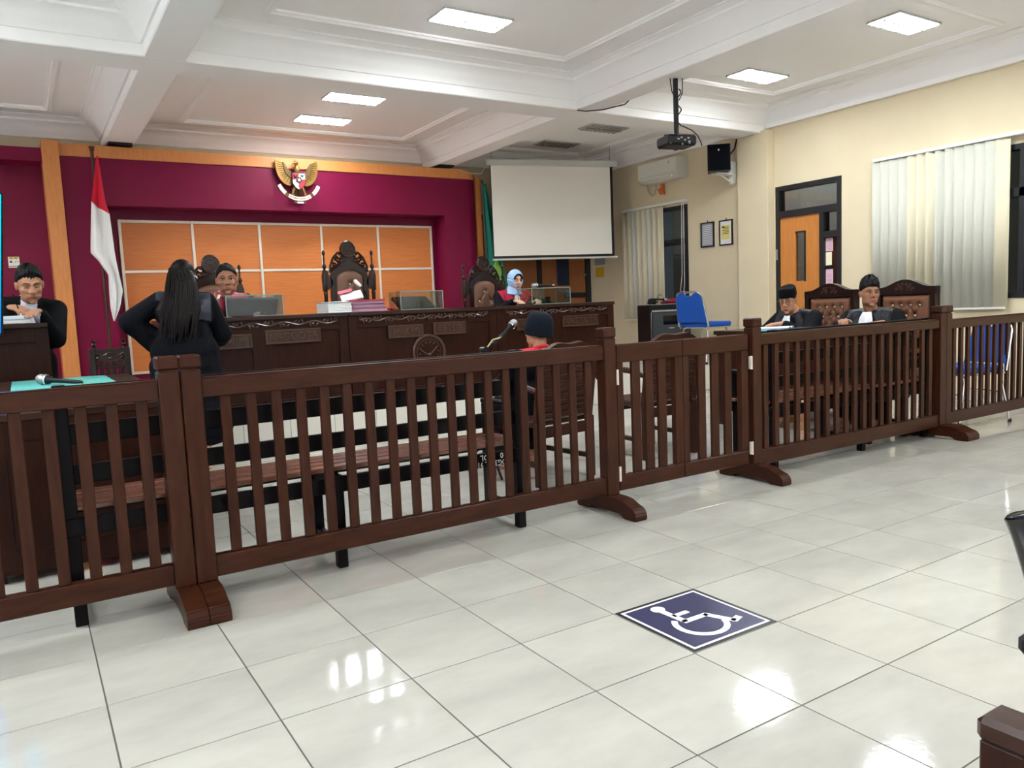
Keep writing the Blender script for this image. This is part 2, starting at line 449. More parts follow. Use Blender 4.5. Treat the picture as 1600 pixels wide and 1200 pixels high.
for (x0, x1) in xs:
    for (y0, y1) in ys:
        mb = MB()
        lo = 3.19
        cove(mb, x0-0.001, x1+0.001, y0-0.001, y1+0.001, [(0, lo), (0.02, lo), (0.035, lo+0.03), (0.05, lo+0.045), (0.07, lo+0.09), (0.11, lo+0.13), (0.15, lo+0.15), (0.15, lo+0.17), (0.19, ZC-0.012), (0.21, ZC-0.012), (0.21, ZC+0.002)])
        mb.build('cornice', 'ceiling_paint', ce, angle=25)
        mb = MB(); d = 0.52
        cove(mb, x0+d, x1-d, y0+d, y1-d, [(-0.045, ZC+0.002), (-0.045, ZC-0.016), (-0.03, ZC-0.03), (0.0, ZC-0.034), (0.015, ZC-0.018), (0.03, ZC-0.018), (0.03, ZC+0.002)])
        mb.build('panel_moulding', 'ceiling_paint', ce, angle=25)
# wall cornice against the two visible walls (below the bay mouldings)
MB().box(XR-0.05, XR, YB, 4.80, 3.15, 3.2).box(XR-0.05, XR, 5.18, YF, 3.15, 3.2).build('cornice', 'ceiling_paint', ce)

# maroon partition on the platform, with orange laminate trim
MY0, MY1, MZ = 8.0, 8.20, 3.06
pw = struct(MB().build('wall_partition', 'maroon_paint') if False else
     MB().box(-1.21, -0.79, MY0, MY1, PH, 2.94).box(-0.79, 3.40, MY0, MY1, 2.42, 2.94).box(3.40, 3.80, MY0, MY1, PH, 2.94)
     .box(-0.79, 3.40, 8.31, 8.40, PH, 2.94).box(-1.21, -0.79, MY1, 8.40, PH, 2.94).box(3.40, 3.80, MY1, 8.40, PH, 2.94).box(-0.79, 3.40, MY1, 8.31, 2.42, 2.94)
     .build('wall_partition', 'maroon_paint', smooth=False))
mb = MB()                                      # rounded right end
def arc(x, y, r, a0, a1, n): return [(x+r*math.cos(a0+(a1-a0)*k/n), y+r*math.sin(a0+(a1-a0)*k/n)) for k in range(n+1)]
pts = arc(3.795, MY0+0.16, 0.16, -PI/2, 0, 8)+[(3.955, 8.4), (3.795, 8.4)]
vs = [(p[0], p[1], PH) for p in pts]+[(p[0], p[1], 2.94) for p in pts]; n = len(pts)
mb.add(vs, [tuple(range(n)), tuple(range(n, 2*n))]+[(k, (k+1) % n, n+(k+1) % n, n+k) for k in range(n)])
mb.build('end_curve', 'maroon_paint', pw)
mb = MB(); vs = [(p[0], p[1]-0.012 if p[1] < 8.3 else p[1], 2.93) for p in pts]+[(p[0], p[1]-0.012 if p[1] < 8.3 else p[1], MZ-0.03) for p in pts]
mb.add(vs, [tuple(range(n)), tuple(range(n, 2*n))]+[(k, (k+1) % n, n+(k+1) % n, n+k) for k in range(n)])
mb.box(-1.21, 3.80, MY0-0.02, 8.40, 2.93, MZ, b=0.004)
mb.build('top_trim', 'laminate_trim', pw, 'orange laminate band along the top')
MB().box(-1.37, -1.21, MY0-0.10, 8.40, PH, MZ+0.01, b=0.004).build('column_trim', 'laminate_trim', pw, 'orange laminate column at the left end')
MB().box(3.95, 4.03, MY0+0.05, 8.40, PH, 2.98, b=0.003).build('end_trim', 'laminate_trim', pw, 'orange laminate strip at the right end')
# left bay of the partition: header and recessed back
struct(MB().box(XL, -1.37, 8.0, 8.12, 2.86, 3.0).box(XL, -1.37, 8.30, 8.40, PH, 3.0).box(XL, -1.37, 8.12, 8.30, 2.86, 3.0).build('wall_partition_left', 'maroon_paint', smooth=False))

# orange laminate panels in the recess, with silver cover strips
PX = [-0.66, 0.124, 0.914, 1.712, 2.503, 3.31]; PZ = [0.53, 1.706, 2.285]
pn = struct(MB().box(PX[0]-0.02, PX[-1]+0.02, 8.292, 8.309, PZ[0]-0.02, PZ[-1]+0.02).build('trim_3', 'laminate_trim', smooth=False))
for a in range(5):
    for b in range(2):
        MB().box(PX[a]+0.004, PX[a+1]-0.004, 8.282, 8.292, PZ[b]+0.004, PZ[b+1]-0.004, b=0.002).build('panel', 'laminate', pn)
for xx in PX: MB().box(xx-0.016, xx+0.016, 8.268, 8.284, PZ[0]-0.016, PZ[-1]+0.016, b=0.003).build('cover_strip', 'silver_strip', pn)
for a in range(5):
    for zz in PZ: MB().box(PX[a]+0.017, PX[a+1]-0.017, 8.270, 8.284, zz-0.015, zz+0.015, b=0.003).build('cover_strip', 'silver_strip', pn)

# double door in the front wall behind the screen
def pxdoor():
    d = struct(MB().box(4.06, 4.14, 8.36, YF, PH, 2.5).box(6.13, XR, 8.36, YF, PH, 2.5).box(4.06, XR, 8.36, YF, 2.42, 2.5).box(5.18, 5.26, 8.36, YF, PH, 2.42).build('door_1', 'frame_black', smooth=False))
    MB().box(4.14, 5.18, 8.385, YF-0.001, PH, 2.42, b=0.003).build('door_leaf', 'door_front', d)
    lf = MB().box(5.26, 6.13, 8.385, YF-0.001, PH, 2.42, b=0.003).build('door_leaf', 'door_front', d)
    MB().box(5.56, 5.80, 8.372, 8.386, 1.42, 2.2, b=0.003).build('window_slot', 'door_glass_navy', lf)
    MB().box(5.70, 6.13, 8.37, 8.386, 1.22, 1.30).build('rail', 'frame_black', lf)
    MB().ell((6.09, 8.34, 1.58), 0.022).tube([(6.09, 8.385, 1.58), (6.09, 8.34, 1.58)], 0.009).build('handle', 'steel_grey', lf)
pxdoor()

# side door in the right wall with transom and side light
def side_door():
    y0, y1 = DR[0], DR[1]; X0, X1 = XR-0.01, XR+0.10
    d = MB(); f = 0.055; ym = 4.02
    d.box(X0, X1, y0, y0+f, 0, 2.43).box(X0, X1, y1-f, y1, 0, 2.43).box(X0, X1, y0+f, y1-f, 2.43-f, 2.43)
    d.box(X0, X1, y0+f, y1-f, 2.05, 2.13).box(X0, X1, ym-0.02, ym+0.04, 0, 2.05).box(X0, X1, y0+f, ym-0.02, 1.76, 1.83).box(X0, X1, y0+f, ym-0.02, 0, 0.12)
    d = struct(d.build('door_2', 'frame_black', smooth=False))
    lf = MB()
    lf.box(X0+0.02, X0+0.06, ym+0.04, y1-f, 0.01, 1.28).box(X0+0.02, X0+0.06, ym+0.04, 4.26, 1.28, 1.86).box(X0+0.02, X0+0.06, 4.40, y1-f, 1.28, 1.86).box(X0+0.02, X0+0.06, ym+0.04, y1-f, 1.86, 2.05)
    lf = lf.build('door_leaf', 'door_brown', d, smooth=False)
    MB().box(X0+0.035, X0+0.041, 4.26, 4.40, 1.28, 1.86).build('pane', 'window_glass', lf)
    MB().box(X0+0.012, X0+0.022, 4.255, 4.275, 1.27, 1.87).box(X0+0.012, X0+0.022, 4.275, 4.40, 1.85, 1.87).build('slot_trim', 'frame_black', lf)
    MB().box(X0-0.012, X0+0.02, y1-0.03, y1-0.008, 1.55, 1.68, b=0.003).build('hinge', 'steel_grey', d)
    MB().box(X0+0.04, X0+0.046, y0+f, y1-f, 2.13, 2.43-f).build('pane', 'window_glass', d)
    MB().box(X0+0.04, X0+0.046, y0+f, ym-0.02, 1.83, 2.05).build('pane', 'window_glass', d)
    MB().box(X0+0.04, X0+0.046, y0+f, ym-0.02, 0.12, 1.76).build('pane', 'window_glass', d)
side_door()
DX = XR+0.028
def paper(name, label, y0, y1, z0, z1, m, lines=True, blk=None, cat='notice'):
    t = thing(name, label, cat, (DX, (y0+y1)/2, (z0+z1)/2))
    h = (z1-z0)/2; wd = (y1-y0)/2
    MB().box(-0.0015, 0.0015, -wd, wd, -h, h).build('sheet', m, t, smooth=False)
    if lines:
        mb = MB(); z = h*0.72; k = 0
        while z > -h*(0.2 if blk else 0.8):
            mb.box(-0.0022, -0.0016, -wd*0.75, wd*(0.8 if k % 3 else 0.4), z-0.005, z); z -= 0.016; k += 1
        mb.build('printed_lines', 'paper_mauve', t, smooth=False)
    return t
paper('notice', 'pink notice with a small dark crest, uppermost in the door side light', 3.905, 3.998, 1.60, 1.75, 'paper_pink')
paper('notice', 'plain cream sheet below the pink notice in the door side light', 3.92, 3.998, 1.44, 1.59, 'paper_cream', False)
paper('notice', 'long pink printed notice hanging from a clip in the door side light', 3.905, 3.998, 1.02, 1.395, 'paper_pink', True, True)
tag(MB().box(DX-0.008, DX+0.004, 3.90, 3.998, 1.397, 1.435, b=0.002).ell((DX-0.01, 3.935, 1.415), 0.011).build('clip', ['black_plastic']), 'black clip with a round knob between two notices in the door side light', 'clip')
tag(MB().box(XR+0.0375, XR+0.05, 3.832, 3.998, 0.122, 1.758).build('board', 'board_red'), 'red-brown board standing behind the side light of the door', 'board')

# windows with dark frames, panes and a dim corridor outside
def window(name, W, bars_y, bars_z):
    y0, y1, z0, z1 = W; f = 0.05; X0, X1 = XR-0.008, XR+0.10
    mb = MB().box(X0, X1, y0, y0+f, z0, z1).box(X0, X1, y1-f, y1, z0, z1).box(X0, X1, y0+f, y1-f, z0, z0+f).box(X0, X1, y0+f, y1-f, z1-f, z1)
    for b in bars_y: mb.box(X0, X1, b-0.025, b+0.025, z0+f, z1-f)
    for b in bars_z: mb.box(X0, X1, y0+f, y1-f, b-0.04, b+0.04)
    wo = struct(mb.build(name, 'frame_black', smooth=False))
    MB().box(XR+0.04, XR+0.046, y0+f, y1-f, z0+f, z1-f).build('pane', 'window_glass', wo)
window('window_1', W1, [6.78], [1.93]); window('window_2', W2, [1.9], [1.98])
struct(MB().box(XR+1.9, XR+2.0, YB, YF, 0, 3.4).build('wall_corridor', 'corridor_wall', smooth=False))
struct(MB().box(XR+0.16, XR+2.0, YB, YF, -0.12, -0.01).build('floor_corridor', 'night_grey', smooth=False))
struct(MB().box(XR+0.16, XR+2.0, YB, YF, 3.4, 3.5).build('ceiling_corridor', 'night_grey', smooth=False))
tag(MB().box(XR+0.9, XR+1.2, 4.7, 5.9, 3.36, 3.399).build('corridor_lamp', 'corridor_glow'), 'dim lamp on the corridor ceiling beyond the side door', 'lamp')

# vertical blinds
def blinds(label, y0, y1, z0, z1, n, m_list, railend, cords, ang):
    t = thing('vertical_blind', label, 'blind', (XR-0.06, y1, z0), 0)
    L = y1-railend
    MB().box(-0.02, 0.058, -L, 0.0, z1-z0, z1-z0+0.035, b=0.004).build('headrail', 'white_plastic', t)
    pitch = (y1-y0)/n
    for k in range(n):
        a = ang(k); wd = 0.064; mb = MB()
        def fn(u, v, a=a): 
            s = (u-0.5)*2; return (math.sin(a)*s*wd*0.5*1.0+0.006*(1-s*s), -math.cos(a)*s*wd, 0.02+v*(z1-z0-0.022))
        mb.grid(fn, 4, 1)
        o = mb.build('slat', m_list[k % len(m_list)], t, solid=0.0015, loc=(0.0, -pitch*(k+0.5), 0))
        MB().box(-0.004, 0.008, -pitch*(k+0.5)-0.05, -pitch*(k+0.5)+0.05, 0.0, 0.018).build('weight', 'white_plastic', t, smooth=False)
    if cords:
        yy = -(y1-cords)
        MB().tube([(-0.01, yy, z1-z0), (-0.012, yy+0.004, 0.5), (-0.014, yy+0.02, 0.40), (-0.014, yy+0.05, 0.36), (-0.014, yy+0.085, 0.42), (-0.012, yy+0.05, 0.62), (-0.01, yy+0.035, z1-z0)], 0.004, 6).build('cord', 'white_plastic', t)
        MB().box(-0.025, -0.004, yy+0.0, yy+0.035, 0.26, 0.40, b=0.004).build('cord_weight', 'white_plastic', t)
blinds('cream vertical blind drawn back over the window beside the air conditioner', 6.60, 7.46, 0.83, 2.46, 8, ['blind_cream', 'blind_cream', 'blind_grey'], 6.15, 6.17, lambda k: 0.6 if k < 6 else 0.2)
blinds('wide pale vertical blind over the window beside the brown side door', 2.0, 3.35, 0.90, 2.49, 14, ['blind_grey', 'blind_grey', 'blind_grey', 'blind_grey', 'blind_cream', 'blind_cream', 'blind_cream', 'blind_grey', 'blind_grey'], 0.4, None, lambda k: 0.30 if k < 4 or k > 8 else 0.75)

# ceiling fixtures
def fixture(x, y, lit, label, group):
    t = thing('ceiling_light', label, 'ceiling light', (x, y, ZC), 0, group); a, b = 0.31, 0.15
    MB().box(-a, a, -b, -b+0.014, -0.018, -0.0005).box(-a, a, b-0.014, b, -0.018, -0.0005).box(-a, -a+0.014, -b+0.014, b-0.014, -0.018, -0.0005).box(a-0.014, a, -b+0.014, b-0.014, -0.018, -0.0005).build('frame', 'lamp_rim', t, smooth=False)
    MB().box(-a+0.016, a-0.016, -b+0.016, b-0.016, -0.0220, -0.0008).build('diffuser', 'lamp_glow' if lit else 'lamp_off', t, smooth=False)
    mb = MB().box(-a+0.015, a-0.015, -0.010, 0.010, -0.032, -0.0221)
    mb.build('louver_spine', 'louver' if lit else 'steel_grey', t, smooth=False)
    for k in range(8):
        xx = -a+0.05+k*(2*a-0.1)/7
        MB().prism([(xx-0.013, -0.0221), (xx+0.013, -0.0221), (xx, -0.032)], -b+0.016, -0.013).prism([(xx-0.013, -0.0221), (xx+0.013, -0.0221), (xx, -0.032)], 0.013, b-0.016).build('louver_blade', 'louver' if lit else 'steel_grey', t, smooth=False)
    return t
G = 'louvred lamps in the ceiling bays'
fixture(1.51, 3.80, True, 'lit louvred lamp in the middle bay in front of the cross beam', G)
fixture(4.90, 2.26, True, 'lit louvred lamp in the right bay nearest the viewer', G)
fixture(4.97, 3.88, True, 'lit louvred lamp in the right bay above the projector side', G)
fixture(1.49, 7.31, True, 'lit louvred lamp above the orange panels, near the front wall', G)
fixture(1.49, 6.30, True, 'lit louvred lamp half hidden behind the cross beam', G)
fixture(4.95, 7.42, False, 'unlit louvred lamp above the projection screen', G)
fixture(4.97, 6.40, False, 'unlit louvred lamp half hidden by the beam beside the projector', G)
for (x, y) in ((1.5, 2.2), (1.5, 0.1), (1.5, -1.7), (4.93, 0.0), (4.93, -1.7), (-2.6, 2.2), (-2.6, 3.8), (-2.6, -0.3), (-2.6, -1.8), (-2.6, -3.6), (1.5, -3.6), (4.93, -3.6), (-3.7, 2.2), (-3.7, 3.8), (-3.7, 0.4), (-3.7, -1.8), (0.3, -3.6), (2.6, -3.6), (-3.7, 6.6)):  # unseen fixtures: bay pattern carried on, more added to brighten floor and ceiling
    fixture(x, y, True, 'unseen lit louvred lamp added in the ceiling to light the room', G)
# ------------------------------------------------------------------ the railing
FY = 1.47          # middle of the railing
def foot_outline():
    return [(-0.245, 0.0), (-0.245, 0.035), (-0.225, 0.062), (-0.18, 0.075), (-0.15, 0.09), (-0.11, 0.098), (0.11, 0.098), (0.15, 0.09), (0.18, 0.075), (0.225, 0.062), (0.245, 0.035), (0.245, 0.0), (0.15, 0.0), (0.12, 0.02), (-0.12, 0.02), (-0.15, 0.0)]
foot_me = MB().prism(foot_outline(), -0.038, 0.038, RZ(PI/2)).mesh('foot'); foot_me.materials.append(M['fence_wood']); finish(foot_me)
bm_ = bmesh.new(); bm_.from_mesh(foot_me); bmesh.ops.bevel(bm_, geom=[e for e in bm_.edges if e.calc_length() > 0.07 and abs((e.verts[0].co-e.verts[1].co).x) > 0.05], offset=0.006, segments=2, affect='EDGES'); bm_.to_mesh(foot_me); bm_.free(); finish(foot_me)
post_me = MB().box(-0.0375, 0.0375, -0.0375, 0.0375, 0.098, 0.932, b=0.004).mesh('post'); post_me.materials.append(M['fence_wood_up']); finish(post_me)
cap_me = MB().box(-0.030, 0.030, -0.030, 0.030, 0.930, 0.942).box(-0.041, 0.041, -0.041, 0.041, 0.938, 0.990, b=0.007).mesh('post_cap'); cap_me.materials.append(M['fence_wood']); finish(cap_me)
def baluster_me(z0, z1):
    me = MB().box(-0.020, 0.020, -0.011, 0.011, z0, z1, b=0.002).mesh('baluster'); me.materials.append(M['fence_wood_up']); finish(me); return me
def panel(label, xa, xb, zr0, zr1, zb0, zb1, first, n, pitch=0.1005, left=True, right=True):
    t = thing('railing_panel', label, 'railing', ((xa+xb)/2, FY, 0), 0, 'wooden railing across the room'); c = (xa+xb)/2
    posts = ([xa+0.0375] if left else [])+([xb-0.0375] if right else [])
    for p in posts:
        inst('post', post_me, t, (p-c, 0, 0)); inst('post_cap', cap_me, t, (p-c, 0, 0)); inst('foot', foot_me, t, (p-c, 0, 0))
    L = xa-c+(0.075 if left else 0); R = xb-c-(0.075 if right else 0)
    MB().box(L, R, -0.026, 0.026, zr0, zr1-0.006, b=0.003).box(L, R, -0.021, 0.021, zr1-0.006, zr1, b=0.003).build('top_rail', 'fence_wood', t)
    MB().box(L, R, -0.024, 0.024, zb0, zb1, b=0.003).build('bottom_rail', 'fence_wood', t)
    me = baluster_me(zb1, zr0)
    for k in range(n): inst('baluster', me, t, (first+k*pitch-c, 0, 0))
panel('dark wooden railing section at the left, in front of the table with the green mat', -3.36, -1.226, 0.828, 0.902, 0.108, 0.188, -3.17, 19)
panel('long wooden railing section between the double posts and the swing gate', -1.222, 0.912, 0.822, 0.900, 0.108, 0.192, -1.061, 19, 0.1003)
panel('wooden railing section right of the gate, in front of the two seated lawyers', 1.975, 4.103, 0.825, 0.892, 0.085, 0.178, 2.12, 19, 0.1012)
panel('wooden railing section at the right end, in front of the blue chair', 4.107, 6.21, 0.815, 0.886, 0.090, 0.178, 4.27, 19, 0.1018)
def gate():
    for (xa, xb, lab, hx, xs_) in ((0.928, 1.410, 'left leaf of the wooden swing gate, hinged on the post by the bench', 0.920, 1), (1.413, 1.950, 'right leaf of the wooden swing gate, hinged on the post near the lawyers', 1.962, -1)):
        c = (xa+xb)/2; t = thing('gate_leaf', lab, 'gate', (c, FY, 0), 0, 'swing gate in the railing'); a, b = xa-c, xb-c
        MB().box(a, b, -0.02, 0.02, 0.80, 0.897, b=0.004).build('top_rail', 'fence_wood', t)
        MB().box(a, b, -0.02, 0.02, 0.108, 0.190, b=0.004).build('bottom_rail', 'fence_wood', t)
        MB().box(a, a+0.045, -0.019, 0.019, 0.19, 0.80, b=0.002).build('stile', 'fence_wood_up', t)
        MB().box(b-0.058, b, -0.019, 0.019, 0.19, 0.80, b=0.002).build('stile', 'fence_wood_up', t)
        me = MB().box(-0.029, 0.029, -0.010, 0.010, 0.19, 0.80, b=0.002).mesh('baluster'); me.materials.append(M['fence_wood_up']); finish(me)
        w = (b-0.058)-(a+0.045)
        for k in range(3): inst('baluster', me, t, (a+0.045+w*(k+1)/4+0.004, 0, 0))
        for z in (0.205, 0.725):
            h = MB().cyl(0.007, z-0.04, z+0.04, 8, T(hx-c, -0.034, 0)).box(hx-c+(0 if xs_ > 0 else -0.010), hx-c+(0.010 if xs_ > 0 else 0), -0.032, -0.020, z-0.038, z+0.038).build('hinge', 'silver_strip', t)
gate()

# wheelchair sign stuck on one floor tile
def floor_sign():
    t = thing('floor_sign', 'square navy floor sign with a white wheelchair symbol and border', 'sign', (0.2, 0.2, 0))
    MB().box(-0.197, 0.197, -0.197, 0.197, 0.0004, 0.0014).build('base', 'sign_black', t, smooth=False)
    MB().box(-0.182, 0.182, -0.182, 0.182, 0.0014, 0.0018).build('border', 'sign_white', t, smooth=False)
    MB().box(-0.172, 0.172, -0.172, 0.172, 0.0018, 0.0021).build('field', 'sign_navy', t, smooth=False)
    z0, z1 = 0.0021, 0.0025; mb = MB()
    def poly(pts):
        n = len(pts); mb.add([(p[0], p[1], z0) for p in pts]+[(p[0], p[1], z1) for p in pts], [tuple(range(n, 2*n)), tuple(reversed(range(n)))]+[(k, (k+1) % n, n+(k+1) % n, n+k) for k in range(n)])
    # symbol frame: u to the symbol's right, v up; rotated to the photograph's reading direction
    A = 0.0; ca, sa = math.cos(A), math.sin(A)
    def P(u, v): return (u*ca-v*sa, u*sa+v*ca)
    def seg(a, b, wd):
        a = Vector(a); b = Vector(b); d = (b-a).normalized(); nrm = Vector((-d.y, d.x))*wd/2
        poly([P(*(a-nrm)), P(*(b-nrm)), P(*(b+nrm)), P(*(a+nrm))])
    poly([P(-0.052+0.027*math.cos(k*PI/10), 0.128+0.026*math.sin(k*PI/10)) for k in range(20)])
    seg((-0.053, 0.105), (-0.048, -0.012), 0.026); seg((-0.052, 0.050), (0.020, 0.050), 0.022); seg((-0.060, -0.008), (0.056, -0.008), 0.026)
    seg((0.046, -0.002), (0.094, -0.108), 0.026); seg((0.084, -0.106), (0.130, -0.090), 0.026)
    r0, r1 = 0.078, 0.100; cx, cy = -0.018, -0.050; a0, a1 = math.radians(132), math.radians(342)
    prev = None
    for k in range(33):
        a = a0+(a1-a0)*k/32; q = (P(cx+r0*math.cos(a), cy+r0*math.sin(a)), P(cx+r1*math.cos(a), cy+r1*math.sin(a)))
        if prev: poly([prev[0], prev[1], q[1], q[0]])
        prev = q
    mb.build('wheelchair_symbol', 'sign_white', t, smooth=False)
floor_sign()

# ------------------------------------------------------------------ slatted benches just behind the railing
def bench(label, x0, x1, legs, y0=1.53, text=False):
    t = thing('bench', label, 'bench', ((x0+x1)/2, y0+0.22, 0), 0, 'slatted benches behind the railing'); c = (x0+x1)/2; r = -0.22
    for x in legs:
        mid = abs(x-c) < 0.5
        MB().box(x-c-0.022, x-c+0.022, r, r+0.045, 0.0, 0.415 if mid else 0.905, b=0.003).build('leg', 'bench_black', t)
        MB().box(x-c-0.022, x-c+0.022, r+0.30, r+0.345, 0.0, 0.43, b=0.003).build('leg', 'bench_black', t)
        MB().box(x-c-0.018, x-c+0.018, r+0.045, r+0.30, 0.07, 0.115, b=0.003).build('stretcher', 'bench_black', t)
        MB().box(x-c-0.018, x-c+0.018, r+0.045, r+0.30, 0.35, 0.43, b=0.003).build('seat_bearer', 'bench_black', t)
    a, b = x0-c, x1-c
    MB().box(a+0.005, b-0.005, r+0.008, r+0.038, 0.840, 0.902, b=0.004).build('top_rail', 'bench_black', t)
    MB().box(a+0.03, b-0.03, r+0.012, r+0.034, 0.684, 0.760, b=0.003).build('back_slat', 'bench_black', t)
    MB().box(a+0.03, b-0.03, r+0.012, r+0.034, 0.535, 0.606, b=0.003).build('back_slat', 'bench_black', t)
    MB().box(a, b, r-0.004, r+0.02, 0.342, 0.412, b=0.003).build('apron', 'bench_black', t)
    MB().box(a, b, r+0.325, r+0.349, 0.36, 0.43, b=0.003).build('apron', 'bench_black', t)
    for k in range(4):
        y = r+0.03+k*0.084
        MB().box(a-0.01, b+0.01, y, y+0.068, 0.43, 0.452, b=0.004).build('seat_slat', 'bench_slat', t)
    for s in (a+0.022, b-0.022):
        MB().box(s-0.026, s+0.026, r+0.03, r+0.34, 0.615, 0.64, b=0.006).build('armrest', 'bench_black', t)
        MB().box(s-0.02, s+0.02, r+0.30, r+0.34, 0.43, 0.615, b=0.003).build('arm_post', 'bench_black', t)
    if text:
        text_obj('stencil_lettering', '-90  1SOL', 0.040, 0.0006, 'stencil_white', t, T(0.215+0.62, r-0.0046, 0.392) @ FRONT @ RZ(PI), 'CENTER', 0.95)
        text_obj('stencil_lettering', '0LOG3R  L 91', 0.040, 0.0006, 'stencil_white', t, T(0.215+0.62, r-0.0046, 0.358) @ FRONT @ RZ(PI), 'CENTER', 0.8)
    return t
bench('long dark slatted bench behind the railing left of the gate, with white stencilled letters', -1.645, 0.372, [-1.62, -0.60, 0.35], text=True)
bench('dark slatted bench behind the railing in front of the lawyers', 2.25, 4.05, [2.30, 3.23, 4.02])

# ------------------------------------------------------------------ prosecutor's table, left
def left_table():
    t = thing('table', 'dark wooden table with panelled front, left of the bench under the green mat', 'table', (-1.50, 3.45, 0))
    a, b, y0, y1 = -0.42, 0.40, -1.17, 1.2
    MB().box(a-0.02, b+0.02, y0-0.02, y1+0.02, 0.715, 0.75, b=0.004).build('tabletop', 'desk_wood_flat', t)
    MB().box(a, b, y0, y0+0.025, 0.04, 0.715).build('front_panel', 'desk_wood', t)
    MB().box(a, a+0.10, y0-0.012, y0, 0.04, 0.715).box(b-0.10, b, y0-0.012, y0, 0.04, 0.715).box(a+0.1, b-0.1, y0-0.012, y0, 0.63, 0.715).box(a+0.1, b-0.1, y0-0.012, y0, 0.04, 0.14).build('front_frame', 'desk_wood', t)
    MB().box(b-0.025, b, y0+0.025, y1, 0.04, 0.715).build('side_panel', 'desk_wood', t)
    MB().box(a, a+0.025, y0+0.025, y1, 0.04, 0.715).build('side_panel', 'desk_wood', t)
    for (x, y) in ((a+0.03, y0+0.04), (b-0.03, y0+0.04), (a+0.03, y1-0.03), (b-0.03, y1-0.03)): MB().box(x-0.025, x+0.025, y-0.025, y+0.025, 0, 0.715).build('leg', 'desk_wood', t)
left_table()
tag(MB().box(-1.80, -1.235, 2.55, 4.58, 0.7502, 0.7525, b=0.001).build('table_mat', 'cloth_green'), 'sea-green mat lying along the dark table on the left', 'mat')
def handheld_mic(label, loc, rz, pitch=0.0, tail=False, s=1.0):
    t = thing('microphone', label, 'microphone', loc, rz)
    R = RY(PI/2-pitch)
    MB().lathe([(0.006, -0.012), (0.016, -0.010), (0.021, 0.0), (0.018, 0.012), (0.0125, 0.02), (0.010, 0.10), (0.0085, 0.155), (0.005, 0.16)], 12, R @ T(0, 0, 0)).build('body', 'black_plastic', t)
    MB().ell((0, 0, -0.028), (0.025, 0.025, 0.029), R, 14, 10).build('grille', 'steel_grey', t)
    MB().lathe([(0.0245, -0.014), (0.0262, -0.012), (0.0262, -0.006), (0.0235, -0.004)], 14, R).build('band', 'chrome', t)
    if tail: MB().cyl(0.0092, 0.14, 0.165, 10, R).build('tail_ring', 'chrome', t)
    if s != 1: t.scale = (s, s, s)
    return t
handheld_mic('handheld microphone lying on the green table mat', (-1.60, 3.98, 0.785), -0.55, -0.12, s=1.35)

# ------------------------------------------------------------------ judges' bench: three desk units
def vine(mb, x0, x1, z, amp, y):
    n = 60; L = x1-x0; cyc = max(3, round(L/0.24)); P = []
    for k in range(n+1):
        u = k/n; P.append((x0+u*L, y-0.006, z+amp*math.sin(u*cyc*2*PI)))
    mb.tube(P, 0.0075, 6)
    for k in range(cyc*2):
        u = (k+0.5)/(cyc*2); x = x0+u*L; sg = 1 if k % 2 == 0 else -1; zz = z+amp*math.sin(u*cyc*2*PI)
        for d, sc in ((-0.032, 1.0), (0.0, 0.8), (0.032, 1.0)):
            q = T(x+d, y-0.007, zz-sg*(0.026+abs(d)*0.12)) @ RY(sg*d*22+0.3)
            mb.ell((0, 0, 0), (0.009*sc, 0.008, 0.019*sc), q, 8, 5)
        mb.tube([(x-0.03, y-0.006, zz-sg*0.004), (x-0.012, y-0.008, zz-sg*0.022), (x+0.004, y-0.007, zz-sg*0.016)], 0.005, 5)
    for e, sg in ((x0, 1), (x1, -1)):
        mb.tube([(e, y-0.006, z), (e-sg*0.02, y-0.008, z+0.012), (e-sg*0.012, y-0.008, z+0.03), (e+sg*0.008, y-0.008, z+0.024), (e+sg*0.004, y-0.008, z+0.010)], [0.0075, 0.007, 0.006, 0.005, 0.004], 6)
def rosette(mb, R, y):
    mb.tube([(R*math.cos(a*PI/16), y-0.005, R*math.sin(a*PI/16)) for a in range(32)], 0.014*R/0.16, 6, closed=True)
    mb.tube([(R*0.78*math.cos(a*PI/16), y-0.003, R*0.78*math.sin(a*PI/16)) for a in range(32)], 0.006*R/0.16, 5, closed=True)
    k = R/0.16
    for a in range(14):
        t = 2*PI*a/14+0.1
        mb.ell((0, 0, 0), (0.013*k, 0.008*k, 0.007*k), T(R*0.6*math.cos(t), y-0.006, R*0.6*math.sin(t)) @ RY(-t+0.6), 7, 5)
    mb.tube([(-0.075*k, y-0.006, 0.02*k), (-0.03*k, y-0.012, -0.012*k), (0.0, y-0.012, -0.02*k)], 0.006*k, 6)
    mb.tube([(0.012*k, y-0.01, -0.018*k), (0.085*k, y-0.012, 0.05*k)], 0.0065*k, 6)
    mb.ell((0, y-0.008, -0.02*k), (0.016*k, 0.012*k, 0.014*k), None, 9, 6)
    mb.tube([(-0.06*k, y-0.006, -0.07*k), (-0.02*k, y-0.01, -0.062*k), (0.0, y-0.01, -0.075*k), (0.03*k, y-0.01, -0.06*k), (0.06*k, y-0.006, -0.07*k)], 0.007*k, 6)
